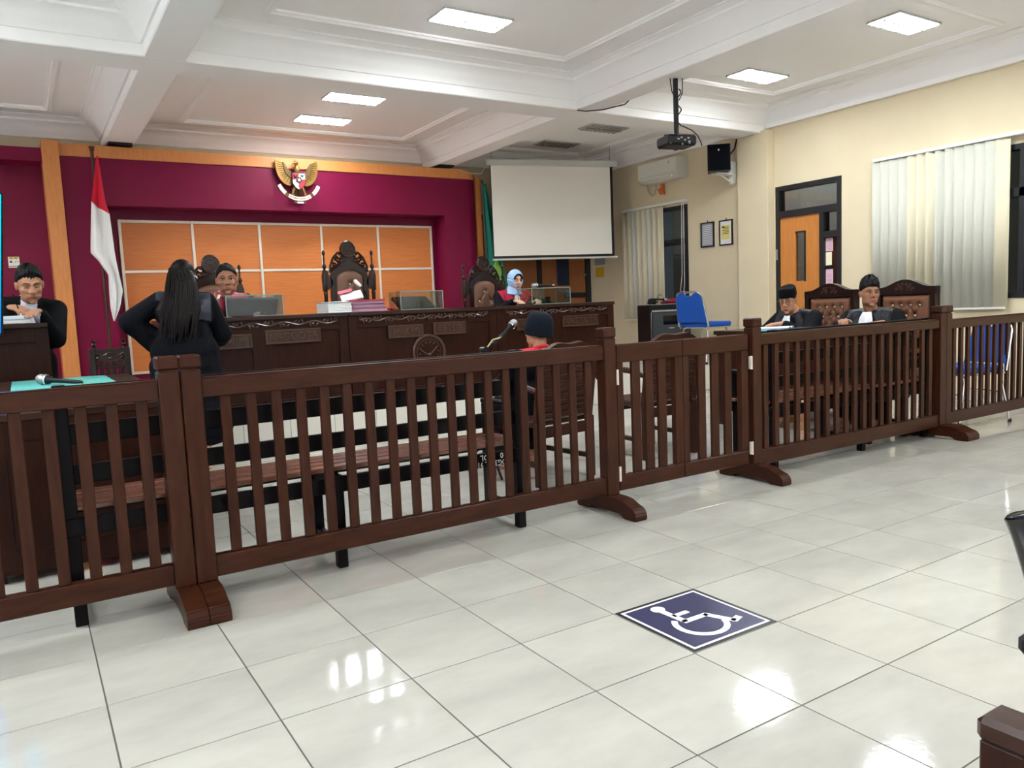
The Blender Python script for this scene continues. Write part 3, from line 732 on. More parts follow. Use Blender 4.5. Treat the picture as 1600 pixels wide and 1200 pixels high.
def judge_desk(label, x0, x1, plates, emblem=False, y0=5.02, depth=0.62, top=1.13, z0=PH, group='wooden desks of the bench', carve=True):
    t = thing('judge_desk', label, 'desk', ((x0+x1)/2, y0, 0), 0, group); c = (x0+x1)/2; a, b = x0-c, x1-c
    MB().box(a, b, -0.025, depth, top-0.035, top, b=0.006).build('desk_top', 'desk_wood_flat', t)
    MB().box(a, b, 0.014, 0.03, z0, top-0.035).build('front_board', 'desk_wood', t)
    MB().box(a, a+0.02, 0.03, depth-0.02, z0, top-0.035).build('side_panel', 'desk_wood', t)
    MB().box(b-0.02, b, 0.03, depth-0.02, z0, top-0.035).build('side_panel', 'desk_wood', t)
    mb = MB()
    mb.box(a, a+0.085, 0.0, 0.014, z0, top-0.035, b=0.002).box(b-0.085, b, 0.0, 0.014, z0, top-0.035, b=0.002)
    if carve:
        mb.box(a+0.085, b-0.085, 0.004, 0.014, 1.018, top-0.035, b=0.002).box(a+0.085, b-0.085, 0.0, 0.014, 0.985, 1.018, b=0.002)
    else: mb.box(a+0.085, b-0.085, 0.0, 0.014, top-0.14, top-0.035, b=0.002)
    mb.box(a+0.085, b-0.085, 0.0, 0.014, z0, z0+0.10, b=0.002)
    hi = 0.985 if carve else top-0.14
    if carve and not emblem: mb.box(-0.085, 0.085, 0.0, 0.014, z0+0.1, hi, b=0.002)
    mb.build('front_frame', 'desk_wood', t)
    if carve:
        mb = MB(); vine(mb, a+0.12, b-0.12, 1.056, 0.014, 0.004); mb.build('carved_vine', 'carved_wood', t)
    for (p0, p1, zc, word) in plates:
        pc = (p0+p1)/2-c; h = 0.06; wd = (p1-p0)/2
        pt = MB().box(pc-wd, pc+wd, -0.012, 0.002, zc-h, zc+h, b=0.003).build('name_plate', 'plate_wood', t)
        MB().box(pc-wd, pc+wd, -0.02, -0.012, zc+h-0.014, zc+h, b=0.003).box(pc-wd, pc+wd, -0.02, -0.012, zc-h, zc-h+0.014, b=0.003).box(pc-wd, pc-wd+0.014, -0.02, -0.012, zc-h+0.014, zc+h-0.014, b=0.003).box(pc+wd-0.014, pc+wd, -0.02, -0.012, zc-h+0.014, zc+h-0.014, b=0.003).build('plate_rim', 'carved_wood', pt)
        text_obj('lettering', word, 0.092, 0.005, 'letter_wood', pt, T(pc, -0.016, zc) @ FRONT, 'CENTER', (wd*2-0.05)/(0.067*len(word)))
    if emblem:
        mb = MB(); rosette(mb, 0.165, 0.0); e = mb.build('carved_emblem', 'carved_wood', t); e.location = (1.588-c, 0.008, 0.715)
        MB().lathe([(0.165, 0.0), (0.165, 0.012), (0.15, 0.014)], 32, T(1.588-c, 0.016, 0.715) @ RX(PI/2)).build('emblem_disc', 'desk_wood', t)
    return t
judge_desk('carved wooden desk unit with plates HAKIM ANGGOTA, left of the judges\' row', -0.76, 0.786, [(-0.44, -0.075, 0.925, 'HAKIM'), (0.04, 0.522, 0.945, 'ANGGOTA')])
judge_desk('carved desk unit with plates HAKIM KETUA and a round emblem, middle of the row', 0.792, 2.364, [(1.17, 1.53, 0.930, 'HAKIM'), (1.64, 1.99, 0.938, 'KETUA')], emblem=True)
judge_desk('carved wooden desk unit with plates HAKIM ANGGOTA, right of the judges\' row', 2.370, 3.90, [(2.60, 2.96, 0.930, 'HAKIM'), (3.18, 3.665, 0.938, 'ANGGOTA')])
judge_desk('plain panelled wooden desk of the man writing at the left', -3.05, -1.545, [], y0=4.86+0.16, top=1.148, carve=False, group='clerk desk')

# ------------------------------------------------------------------ carved judge chairs with tufted backs
def tufted(mb, w0, w1, h, buttons, puff=0.035, nx=36, nz=44, arch=0.0):
    sig = 0.055
    def fn(u, v):
        x = (u-0.5)*(w0+(w1-w0)*v); z = v*h+arch*(1-(2*u-1)**2)*v
        e = min(u, 1-u, v, 1-v)*min(w0, h); edge = 1-math.exp(-e/0.018)
        d = puff*edge
        for (bx, bz) in buttons:
            r2 = (x-bx)**2+(z-bz)**2; d -= puff*0.75*math.exp(-r2/(2*0.018**2))
        return (x, -d, z)
    mb.grid(fn, nx, nz)
    # diamond creases between neighbouring buttons
    return mb
def crease(mb_v, buttons, puff, pairs, wd=0.010, depth=0.45):
    out = []
    for (x, y, z) in mb_v:
        d = 0
        for (i, j) in pairs:
            a = Vector(buttons[i]); b = Vector(buttons[j]); p = Vector((x, z)); ab = b-a
            t = max(0, min(1, (p-a).dot(ab)/ab.length_squared)); r = (p-(a+ab*t)).length
            d = max(d, math.exp(-(r/wd)**2))
        out.append((x, y+puff*depth*d*(1 if y < -puff*0.3 else 0), z))
    return out
def near_pairs(bt, lim):
    return [(i, j) for i in range(len(bt)) for j in range(i) if 1e-6 < (Vector(bt[i])-Vector(bt[j])).length < lim and abs(bt[i][1]-bt[j][1]) > 1e-3 and abs(bt[i][0]-bt[j][0]) > 1e-3]
def judge_chair(label, loc, s, rz=0.0):
    # local: faces -Y, height above its floor; s scales the crest height
    t = thing('judge_chair', label, 'chair', loc, rz, 'carved high-backed chairs of the judges')
    hp = 1.20*s; W = 0.262
    MB().box(-0.30, 0.30, -0.52, 0.02, 0.40, 0.49, b=0.02).build('seat', 'leather_dark', t, sub=0)
    for sx in (-1, 1):
        MB().tube([(sx*0.27, -0.48, 0.0), (sx*0.285, -0.49, 0.15), (sx*0.265, -0.47, 0.30), (sx*0.275, -0.48, 0.42)], [0.022, 0.026, 0.032, 0.036], 8).build('leg', 'chair_wood', t)
        MB().box(sx*0.27-0.025, sx*0.27+0.025, -0.01, 0.04, 0.0, 0.5, b=0.004).build('leg', 'chair_wood', t)
        MB().tube([(sx*0.29, 0.0, 0.72), (sx*0.31, -0.2, 0.74), (sx*0.31, -0.42, 0.72), (sx*0.30, -0.47, 0.68)], [0.022, 0.026, 0.026, 0.03], 8).tube([(sx*0.30, -0.42, 0.72), (sx*0.29, -0.40, 0.45)], 0.02, 8).build('armrest', 'chair_wood', t)
        # outer turned post with finial
        x = sx*W
        MB().lathe([(0.020, 0.45), (0.022, hp*0.62), (0.020, hp*0.86), (0.024, hp*0.88), (0.017, hp*0.895), (0.025, hp*0.92), (0.027, hp*1.03), (0.020, hp*1.075), (0.011, hp*1.09), (0.022, hp*1.11), (0.020, hp*1.125), (0.009, hp*1.14), (0.010, hp*1.19), (0.007, hp*1.205), (0.017, hp*1.225), (0.017, hp*1.24), (0.005, hp*1.257)], 12, T(x, 0, 0)).build('post', 'chair_wood', t)
        MB().prism([(x+sx*0.024, hp*0.90), (x-sx*0.03, hp*0.91), (x-sx*0.075, hp*0.955), (x-sx*0.075, hp*1.0), (x-sx*0.045, hp*1.02), (x-sx*0.026, hp*1.075), (x+sx*0.012, hp*1.085), (x+sx*0.03, hp*1.03)], -0.02, 0.02).build('bracket', 'chair_wood', t)
    # arched back frame
    def archp(wd, top, rise, z0, n=14):
        return [(-wd, z0)]+[(-wd*math.cos(PI*k/n), top+rise*math.sin(PI*k/n)) for k in range(n+1)]+[(wd, z0)]
    o = archp(0.205, hp*1.02, hp*0.115, 0.47); i_ = archp(0.150, hp*1.0, hp*0.085, 0.55)
    n = len(o); vs = [(p[0], -0.02, p[1]) for p in o]+[(p[0], -0.02, p[1]) for p in i_]+[(p[0], 0.025, p[1]) for p in o]+[(p[0], 0.025, p[1]) for p in i_]
    fs = []
    for k in range(n):
        q = (k+1) % n
        fs += [(k, q, n+q, n+k), (2*n+k, 3*n+k, 3*n+q, 2*n+q), (k, 2*n+k, 2*n+q, q), (n+k, n+q, 3*n+q, 3*n+k)]
    MB().add(vs, fs).build('back_frame', 'chair_wood', t)
    MB().prism(archp(0.152, hp*1.0, hp*0.087, 0.55), 0.0, 0.02).build('back_board', 'chair_wood', t)
    bt = [(0.0, hp*0.96-0.55), (-0.072, hp*0.855-0.55), (0.072, hp*0.855-0.55), (0.0, hp*0.75-0.55), (-0.072, hp*0.645-0.55), (0.072, hp*0.645-0.55), (0.0, hp*0.54-0.55)]
    h = hp*1.0-0.55
    mb = MB()
    def fn(u, v):
        x = (u-0.5)*0.30; top = h+hp*0.085*math.sqrt(max(0, 1-(x/0.152)**2)); z = v*top
        e = min(0.15-abs(x), z, top-z); d = 0.034*(1-math.exp(-max(e, 0)/0.016))
        for (bx, bz) in bt: d -= 0.026*math.exp(-((x-bx)**2+(z-bz)**2)/(2*0.016**2))
        return (x, -d, z+0.55)
    mb.grid(fn, 34, 48)
    mb.v = crease(mb.v, [(b[0], b[1]+0.55) for b in bt], 0.034, near_pairs(bt, 0.2), 0.008, 0.4)
    mb.build('back_cushion', 'leather_dark', t, angle=80)
    for (bx, bz) in bt: MB().ell((bx, -0.012, bz+0.55), (0.0095, 0.007, 0.0095), None, 8, 6).build('button', 'button_pearl', t)
    MB().prism([(-0.13, hp*1.10), (-0.10, hp*1.145), (-0.06, hp*1.175), (-0.07, hp*1.22), (0.07, hp*1.22), (0.06, hp*1.175), (0.10, hp*1.145), (0.13, hp*1.10)], -0.008, 0.014).build('crest_board', 'chair_wood', t)
    # crest: oval medallion with carved rosette and openwork scrolls
    zc = hp*1.26
    MB().lathe([(0.0, 0.0), (0.080, 0.0), (0.086, 0.008), (0.086, 0.022), (0.080, 0.03), (0.0, 0.03)], 24, T(0, 0.018, zc) @ RX(PI/2) @ Matrix.Diagonal((1, 1.12, 1, 1))).build('medallion', 'chair_wood', t)
    mb = MB(); rosette(mb, 0.076, -0.014); e = mb.build('carved_emblem', 'carved_wood', t); e.location = (0, 0, zc)
    for sx in (-1, 1):
        mb = MB()
        for (cx, cz, r, ph, rr) in ((0.112, hp*1.165, 0.034, 0.0, 0.014), (0.160, hp*1.125, 0.027, 0.8, 0.012), (0.078, hp*1.19, 0.020, 1.4, 0.011), (0.138, hp*1.195, 0.020, 2.2, 0.010), (0.095, hp*1.225, 0.018, 0.4, 0.009), (0.185, hp*1.09, 0.018, 1.0, 0.010)):
            mb.tube([(sx*(cx+r*(1-k/22)*math.cos(ph+k*0.42)), -0.005, cz+r*(1-k/22)*math.sin(ph+k*0.42)) for k in range(18)], [rr*(1-k/40) for k in range(18)], 6)
            mb.ell((sx*cx, -0.008, cz), 0.010, None, 7, 5)
        mb.tube([(sx*0.205, 0, hp*1.06), (sx*0.20, -0.004, hp*1.12), (sx*0.165, -0.004, hp*1.19), (sx*0.115, -0.004, hp*1.235), (sx*0.07, -0.004, hp*1.24)], [0.013, 0.013, 0.012, 0.011, 0.010], 6)
        mb.tube([(sx*0.19, 0.004, hp*1.08), (sx*0.12, 0.004, hp*1.13), (sx*0.03, 0.004, hp*1.17)], [0.012, 0.014, 0.016], 6)
        mb.ell((sx*0.19, -0.006, hp*1.085), 0.015, None, 8, 6)
        mb.build('scrollwork', 'chair_wood', t)
    return t
judge_chair('tall empty carved chair with brown tufted back behind the middle desk', (1.235, 6.1, PH), 0.979)
judge_chair('carved chair with round crest behind the male judge', (-0.135, 6.12, PH), 0.886)
judge_chair('carved chair with brown tufted back behind the woman in the blue headscarf', (2.865, 6.1, PH), 0.875)
# ------------------------------------------------------------------ things on the judges' desks
DT = 1.131
def acrylic_box(label, x0, x1, y0, y1, h, slope=0.0):
    t = thing('acrylic_box', label, 'box', ((x0+x1)/2, (y0+y1)/2, DT), 0, 'clear boxes on the judges\' desks'); a = (x1-x0)/2; d = (y1-y0)/2; k = 0.004
    MB().box(-a, a, -d, -d+k, 0, h).build('front_pane', 'acrylic', t, smooth=False)
    MB().box(-a, -a+k, -d+k, d, 0, h).build('side_pane', 'acrylic', t, smooth=False)
    MB().box(a-k, a, -d+k, d, 0, h).build('side_pane', 'acrylic', t, smooth=False)
    MB().box(-a, a, -d, d, h, h+k).build('top_pane', 'acrylic', t, smooth=False)
    e = MB(); r = 0.0035
    for sx in (-a, a):
        for sy in (-d, d): e.box(sx-r, sx+r, sy-r, sy+r, 0, h+k)
    for z in (0.003, h+k-0.001):
        for sy in (-d, d): e.box(-a, a, sy-r, sy+r, z-r, z+r)
        for sx in (-a, a): e.box(sx-r, sx+r, -d, d, z-r, z+r)
    e.build('edges', 'acrylic_edge', t, smooth=False)
    return t
def monitor(label, loc, rz, tilt, w=0.46, h=0.27):
    t = thing('monitor', label, 'monitor', loc, rz, 'black monitors sunk behind the clear boxes')
    R = RX(tilt)
    MB().box(-w/2, w/2, -0.018, 0.018, 0.015, h, b=0.006, Mx=R).build('housing', 'black_plastic', t)
    MB().box(-w/2+0.012, w/2-0.012, 0.0182, 0.0195, 0.03, h-0.012, Mx=R).build('display', 'black_gloss', t)
    MB().box(-0.09, 0.09, -0.06, 0.06, 0.0, 0.012, b=0.003).build('foot', 'black_plastic', t)
    MB().box(-0.03, 0.03, -0.03, 0.0, 0.01, 0.08, b=0.003).build('neck', 'black_plastic', t)
    return t
acrylic_box('clear acrylic box over a dark monitor in front of the male judge', -0.235, 0.245, 5.13, 5.40, 0.178)
acrylic_box('clear acrylic box with a monitor beside the stacked case files', 1.37, 1.82, 5.13, 5.40, 0.172)
acrylic_box('clear acrylic box with a microphone on top, before the woman in the headscarf', 2.88, 3.385, 5.13, 5.40, 0.168)
monitor('dark monitor leaning inside the clear box in front of the male judge', (0.00, 5.28, DT), 0, 0.62, 0.44, 0.19)
monitor('dark monitor lying back inside the clear box beside the case files', (1.60, 5.22, DT), 0.12, -1.0, 0.40, 0.22)
monitor('small black screen low in the clear box before the woman in the headscarf', (3.20, 5.32, DT), 0.3, -1.1, 0.22, 0.12)
handheld_mic('handheld microphone lying on the clear box at the right of the judges\' row', (3.05, 5.27, DT+0.168+0.034), -0.12, 0.0, True, 1.25)
def gooseneck():
    t = thing('gooseneck_microphone', 'black desk microphone with a pale windscreen leaning over the stacked files', 'microphone', (1.13, 5.34, DT))
    MB().box(-0.06, 0.06, -0.05, 0.05, 0, 0.03, b=0.008).build('base', 'black_plastic', t)
    MB().tube([(0, 0, 0.03), (0.0, 0, 0.12), (-0.04, -0.01, 0.2), (-0.09, -0.02, 0.25)], 0.006, 7).build('neck', 'black_plastic', t)
    MB().cap((-0.09, -0.02, 0.25), (-0.135, -0.03, 0.288), 0.017, 0.020).build('windscreen', 'white_plastic', t)
gooseneck()
# stacked case files
fx = 0.90; fy = 5.22; z = DT
def folder(label, x, y, z0, w, d, h, rz, cover, name='case_file', cat='file'):
    t = thing(name, label, cat, (x, y, z0), rz, 'case files stacked on the middle desk')
    MB().box(-w/2, w/2, -d/2, d/2, 0, 0.004).box(-w/2, w/2, -d/2, d/2, h-0.004, h).build('cover', cover, t, smooth=False)
    mb = MB(); n = 6
    for k in range(n): mb.box(-w/2+0.006+random.uniform(0, .006), w/2-0.004-random.uniform(0, .008), -d/2+0.005+random.uniform(0, .006), d/2-0.01, 0.004+(h-0.008)*k/n, 0.004+(h-0.008)*(k+0.85)/n)
    mb.build('pages', 'paper_white' if cover == 'folder_grey' else 'paper_mauve', t, smooth=False)
    return t
folder('grey-blue box file lying at the left of the stacked case files', 0.73, 5.20, DT, 0.24, 0.30, 0.095, 0.05, 'folder_grey', 'box_file')
folder('mauve case file at the bottom of the stack', 1.03, 5.20, DT, 0.36, 0.26, 0.036, -0.04, 'folder_mauve')
folder('mauve case file, second from the bottom of the stack', 1.02, 5.21, DT+0.0365, 0.34, 0.26, 0.036, 0.05, 'folder_mauve')
folder('mauve case file near the top of the stack', 1.00, 5.20, DT+0.073, 0.35, 0.25, 0.026, -0.02, 'folder_mauve')
folder('thin red case file on top of the stack', 1.01, 5.21, DT+0.0995, 0.36, 0.24, 0.012, 0.09, 'folder_red')
def open_book():
    t = thing('open_file', 'white open file with a red cover propped on top of the stacked files', 'file', (0.93, 5.24, DT+0.112), -0.25)
    MB().box(-0.10, 0.10, -0.10, 0.10, 0.0, 0.012, Mx=RX(0.35) @ RY(-0.22) @ T(0, 0, 0.035)).build('pages', 'paper_white', t, smooth=False)
    MB().box(-0.105, 0.03, 0.05, 0.12, 0.013, 0.019, Mx=RX(0.42) @ RY(-0.22) @ T(-0.01, 0.02, 0.04)).build('cover', 'folder_red', t, smooth=False)
open_book()
def loose(label, x, y, z0, w, d, rz, m, name='paper_sheet', h=0.003):
    return tag(MB().box(-w/2, w/2, -d/2, d/2, 0, h, Mx=T(x, y, z0) @ RZ(rz)).build(name, m, smooth=False), label, 'paper')
loose('white sheet lying on the grey-blue box file', 0.78, 5.20, DT+0.096, 0.22, 0.24, 0.2, 'paper_white', h=0.006)
tag(MB().tube([(1.22, 5.10, DT+0.012), (1.25, 5.08, DT+0.02), (1.28, 5.10, DT+0.012), (1.31, 5.14, DT+0.02), (1.28, 5.17, DT+0.012), (1.24, 5.15, DT+0.02)], [0.008, 0.014, 0.012, 0.014, 0.012, 0.008], 7).build('ribbon', 'red_cloth'), 'crumpled red ribbon on the desk right of the stacked files', 'ribbon')
tag(MB().box(-0.5+0.30, -0.5+0.47, 5.06, 5.17, DT, DT+0.014, b=0.004).build('mobile_phone', 'black_gloss'), 'black phone lying on the desk beside the male judge\'s hand', 'phone')
tag(MB().box(2.70, 2.86, 5.07, 5.17, DT, DT+0.012, b=0.003).build('mobile_phone', 'black_gloss'), 'black phone on the desk under the hand of the woman in the headscarf', 'phone')
# left desk
t = thing('notebook', 'thick white notebook on the left desk under the writing man\'s hands', 'book', (-1.80, 5.10, 1.149))
MB().box(-0.155, 0.155, -0.07, 0.10, 0, 0.03, b=0.003).box(-0.155, 0.155, -0.07, 0.10, 0.034, 0.058, b=0.003).build('pages', 'paper_white', t)
MB().box(-0.158, 0.158, -0.073, 0.103, 0.03, 0.034).build('cover', 'paper_blue', t, smooth=False)
# television
def tv():
    t = thing('television', 'big television with a bright blue picture, cut off by the left edge', 'television', (-2.47, 4.1, 0))
    t.rotation_euler = (0, 0, 0)
    R = T(0, 0, 1.58) @ RY(math.radians(5.2))
    MB().box(-0.70, 0.70, 0.0, 0.05, -0.445, 0.445, b=0.01, Mx=R).build('housing', 'black_plastic', t)
    MB().box(-0.688, 0.688, -0.003, 0.0, -0.430, 0.430, Mx=R).build('display', 'tv_glow', t, smooth=False)
    MB().box(-0.04, 0.04, 0.05, 0.11, 0.05, 1.7, b=0.005).build('pole', 'black_metal', t)
    MB().box(-0.35, 0.35, -0.2, 0.3, 0.0, 0.05, b=0.01).build('base', 'black_metal', t)
tv()
# small carved chair behind the table
def small_chair():
    t = thing('carved_chair', 'small carved dark chair with twin finials standing past the green-matted table', 'chair', (-1.175, 4.78, 0))
    MB().box(-0.22, 0.22, -0.02, 0.40-0.2, 0.40, 0.46, b=0.01).build('seat', 'chair_wood', t)
    for sx in (-1, 1):
        MB().box(sx*0.115-0.022, sx*0.115+0.022, -0.03, 0.015, 0.0, 0.94, b=0.004).build('leg', 'chair_wood', t)
        MB().box(sx*0.17-0.02, sx*0.17+0.02, 0.15, 0.19, 0.0, 0.41, b=0.004).build('leg', 'chair_wood', t)
        MB().lathe([(0.016, 0.93), (0.010, 0.95), (0.018, 0.965), (0.008, 0.98), (0.016, 0.995), (0.004, 1.005)], 10, T(sx*0.10, -0.008, 0)).build('finial', 'chair_wood', t)
    MB().prism([(-0.125, 0.86), (-0.125, 0.935), (0.125, 0.935), (0.125, 0.86), (0.1, 0.84), (-0.1, 0.84)], -0.02, 0.008).build('crest_rail', 'chair_wood', t)
    MB().tube([(x*0.01, -0.026, 0.895+0.010*math.cos(x*0.62)) for x in range(-10, 11)], 0.005, 5).ell((0, -0.024, 0.865), (0.02, 0.01, 0.012)).ell((-0.08, -0.024, 0.87), (0.012, 0.008, 0.01)).ell((0.08, -0.024, 0.87), (0.012, 0.008, 0.01)).build('carving', 'carved_wood', t)
    MB().box(-0.1, 0.1, -0.018, 0.004, 0.79, 0.815, b=0.003).box(-0.1, 0.1, -0.018, 0.004, 0.50, 0.53, b=0.003).build('back_rail', 'chair_wood', t)
    for k in range(4): MB().box(-0.075+k*0.042, -0.05+k*0.042, -0.014, 0.0, 0.53, 0.84, b=0.002).build('back_slat', 'chair_wood', t)
small_chair()

# ------------------------------------------------------------------ flags and the eagle emblem
def cloth_flag(name, label, cat, colfn, mats_, fn, nu, nv):
    mb = MB(); mb.grid(fn, nu, nv); mb.m = [colfn(((k % nu)+0.5)/nu, ((k//nu)+0.5)/nv) for k in range(nu*nv)]
    return mb
def red_white_flag():
    FYY = 7.80
    t = thing('flag', 'red and white flag hanging from a tall brown pole beside the orange column', 'flag', (-0.93, FYY, PH))
    MB().tube([(0.02, 0, 0.0), (0.022, 0, 2.66)], [0.02, 0.017], 10).build('pole', 'pole_brown', t)
    MB().lathe([(0.014, 0), (0.028, 0.012), (0.024, 0.03), (0.034, 0.045), (0.012, 0.055)], 12, T(0.022, 0, 2.66)).build('finial', 'pole_brown', t)
    MB().lathe([(0.17, 0), (0.17, 0.03), (0.05, 0.07), (0.03, 0.12)], 16).build('base', 'pole_brown', t)
    ZR = [2.604, 2.122, 1.994, 1.580, 1.497, 1.345, 1.173, 0.999, 0.845]
    XLf = [-0.873, -0.963, -0.977, -1.016, -0.950, -0.865, -0.872, -0.874, -0.856]; XRt = [-0.861, -0.828, -0.802, -0.788, -0.782, -0.764, -0.740, -0.780, -0.845]
    def lerp(A, z): return float(np.interp(-z, [-q for q in ZR], A))+0.93
    def pt(u, z): 
        xl, xr = lerp(XLf, z), lerp(XRt, z); fold = min(1, (2.62-z)*1.5)
        return (xl+(xr-xl)*u, -0.055+0.030*math.sin(u*7.5+z*2.2)*fold+0.012*math.sin(u*15+1-z*3)*fold, z)
    def zb(u): return 2.122-0.128*u
    MB().grid(lambda u, v: pt(u, 2.604+(zb(u)-2.604)*v), 22, 16).build('red_half', 'flag_red', t, 'red upper half', solid=0.003)
    MB().grid(lambda u, v: pt(u, zb(u)+(0.845-zb(u))*v), 22, 40).build('white_half', 'flag_white', t, 'white lower half', solid=0.003)
red_white_flag()
def green_flag():
    t = thing('flag', 'dark green flag with a leaf motif, half behind the projection screen', 'flag', (4.005, 7.88, PH))
    MB().tube([(0.0, 0.03, 0.0), (-0.03, 0.03, 2.62)], 0.018, 10).build('pole', 'pole_brown', t)
    MB().lathe([(0.15, 0), (0.15, 0.03), (0.04, 0.07)], 14, T(0, 0.03, 0)).build('base', 'pole_brown', t)
    def fn(u, v):
        x = -0.045+0.05*v+u*(0.05+0.34*v); z = 2.56-1.7*v-0.15*u*v
        return (x, 0.0+0.02*math.sin(u*10+v), z)
    MB().grid(fn, 20, 24).build('cloth', 'flag_green', t, solid=0.003)
    def leaf(c, L, w, a):
        mb = MB()
        def f(u, v):
            s = (u-0.5)*2*w*math.sin(PI*min(0.999, v*0.92+0.04)); q = L*v
            return (c[0]+s*math.cos(a)-q*math.sin(a), -0.03-0.006*(1-abs(2*u-1)), c[2]+s*math.sin(a)+q*math.cos(a))
        mb.grid(f, 6, 10); return mb
    leaf((0.14, 0, 0.95), 0.55, 0.10, 0.05).build('leaf', 'flag_leaf', t, solid=0.002); leaf((0.17, 0, 0.75), 0.40, 0.07, -0.35).build('leaf', 'flag_leaf', t, solid=0.002)
green_flag()
def eagle():
    t = thing('eagle_emblem', 'golden spread-winged eagle emblem with a quartered shield, on the maroon wall', 'emblem', (1.335, MY0-0.075, 2.785)); t.scale = (0.91, 1, 0.97)
    k = 1.0
    def smooth(pts, n=6):
        out = []; m = len(pts)
        for i in range(m):
            p0, p1, p2, p3 = pts[i-1], pts[i], pts[(i+1) % m], pts[(i+2) % m]
            for k in range(n):
                u = k/n; out.append(tuple(0.5*((2*p1[c])+(-p0[c]+p2[c])*u+(2*p0[c]-5*p1[c]+4*p2[c]-p3[c])*u*u+(-p0[c]+3*p1[c]-3*p2[c]+p3[c])*u**3) for c in (0, 1)))
        return out
    for sx in (-1, 1):
        oc = [(0.278, 0.250), (0.284, 0.13), (0.25, 0.02), (0.18, -0.05), (0.095, -0.066), (0.083, 0.03), (0.165, 0.10), (0.19, 0.20)]
        MB().prism([(sx*p[0], p[1]) for p in smooth(oc)], -0.012, 0.012).build('wing', 'gold', t, angle=50)
        mb = MB()
        for q in range(11):
            u = q/10; ax, az = 0.19-0.10*u**1.3, 0.205-0.19*u; bx, bz = 0.276+0.012*math.sin(u*2.2)-0.165*u**2.2, 0.235-0.29*u**0.9
            mb.tube([(sx*ax, -0.012, az), (sx*(ax+bx)/2, -0.018, (az+bz)/2-0.004), (sx*bx, -0.012, bz)], [0.006, 0.0085, 0.004], 5)
        mb.build('feathers', 'gold', t)
        ic = [(0.192, 0.215), (0.168, 0.09), (0.085, 0.015), (0.075, 0.07), (0.12, 0.12), (0.155, 0.17)]
        MB().prism([(sx*p[0], p[1]) for p in smooth(ic)], -0.03, -0.008).build('inner_wing', 'gold_dark', t, angle=50)
        mb = MB()
        for q in range(6):
            u = q/5; mb.tube([(sx*(0.15-0.06*u), -0.031, 0.165-0.10*u), (sx*(0.172-0.07*u), -0.034, 0.145-0.11*u)], [0.004, 0.003], 5)
        mb.build('inner_feathers', 'gold', t)
        MB().cap((sx*0.055, -0.01, -0.10), (sx*0.085, -0.02, -0.165), 0.026, 0.014).tube([(sx*0.085, -0.025, -0.165), (sx*0.10, -0.04, -0.19)], 0.008, 6).tube([(sx*0.085, -0.025, -0.165), (sx*0.07, -0.04, -0.195)], 0.008, 6).build('claw', 'gold', t)
    MB().ell((0, 0, -0.01), (0.075, 0.035, 0.13)).ell((0, -0.008, 0.135), (0.042, 0.03, 0.06)).ell((-0.016, -0.02, 0.212), (0.036, 0.028, 0.028)).cap((-0.04, -0.025, 0.214), (-0.076, -0.03, 0.192), 0.014, 0.004).build('body', 'gold', t)
    mb = MB()
    for q in range(7): mb.tube([(0, 0.0, -0.11), ((q-3)*0.014, -0.012, -0.155), ((q-3)*0.02, -0.004, -0.20)], [0.012, 0.014, 0.008], 6, flat=0.5)
    mb.build('tail', 'gold_dark', t)
    def quarter(pts, m, nm='shield_quarter'): MB().prism(pts, -0.062, -0.05).build(nm, m, t, smooth=False)
    W, zt, zm, zb = 0.083, 0.075, 0.0, -0.125
    MB().prism([(-W-0.007, zt+0.007), (-W-0.007, zm-0.05), (-0.05, -0.105), (0, zb-0.008), (0.05, -0.105), (W+0.007, zm-0.05), (W+0.007, zt+0.007)], -0.05, -0.03).build('shield', 'emblem_black', t, smooth=False)
    quarter([(-W, zt), (-W, zm+0.004), (-0.004, zm+0.004), (-0.004, zt)], 'emblem_red'); quarter([(0.004, zt), (0.004, zm+0.004), (W, zm+0.004), (W, zt)], 'paper_white')
    quarter([(-W, zm-0.004), (-W, zm-0.048), (-0.046, -0.098), (-0.004, zb+0.004), (-0.004, zm-0.004)], 'paper_white'); quarter([(W, zm-0.004), (W, zm-0.048), (0.046, -0.098), (0.004, zb+0.004), (0.004, zm-0.004)], 'emblem_red')
    MB().ell((0.045, -0.066, 0.048), (0.026, 0.008, 0.015)).box(0.041, 0.049, -0.068, -0.06, 0.012, 0.04).build('tree_device', 'emblem_green', t)
    MB().ell((-0.045, -0.066, 0.036), (0.022, 0.008, 0.02)).ell((-0.062, -0.068, 0.055), (0.007, 0.006, 0.01)).ell((-0.028, -0.068, 0.055), (0.007, 0.006, 0.01)).build('bull_device', 'emblem_black', t)
    mb = MB()
    for q in range(6): mb.ell((-0.066+0.011*q, -0.066, -0.022-0.013*q), (0.006, 0.005, 0.008), None, 6, 4)
    mb.build('rice_device', 'gold', t)
    MB().prism([(-0.04, -0.035), (-0.04, -0.005), (-0.012, 0.032), (0.02, 0.03), (0.036, 0.0), (0.03, -0.03), (0.0, -0.048)], -0.068, -0.062).build('centre_field', 'emblem_black', t, smooth=False)
    st = []
    for q in range(10): r = 0.026 if q % 2 == 0 else 0.011; st.append((r*math.sin(q*PI/5), -0.006+r*math.cos(q*PI/5)))
    MB().prism(st, -0.073, -0.068).build('star', 'paper_white', t, smooth=False)
    # ribbon
    R = 0.30; pts = []
    mb = MB(); prev = None
    def rib(a): return (R*math.sin(a), -0.185+0.30-R*math.cos(a)-0.055)
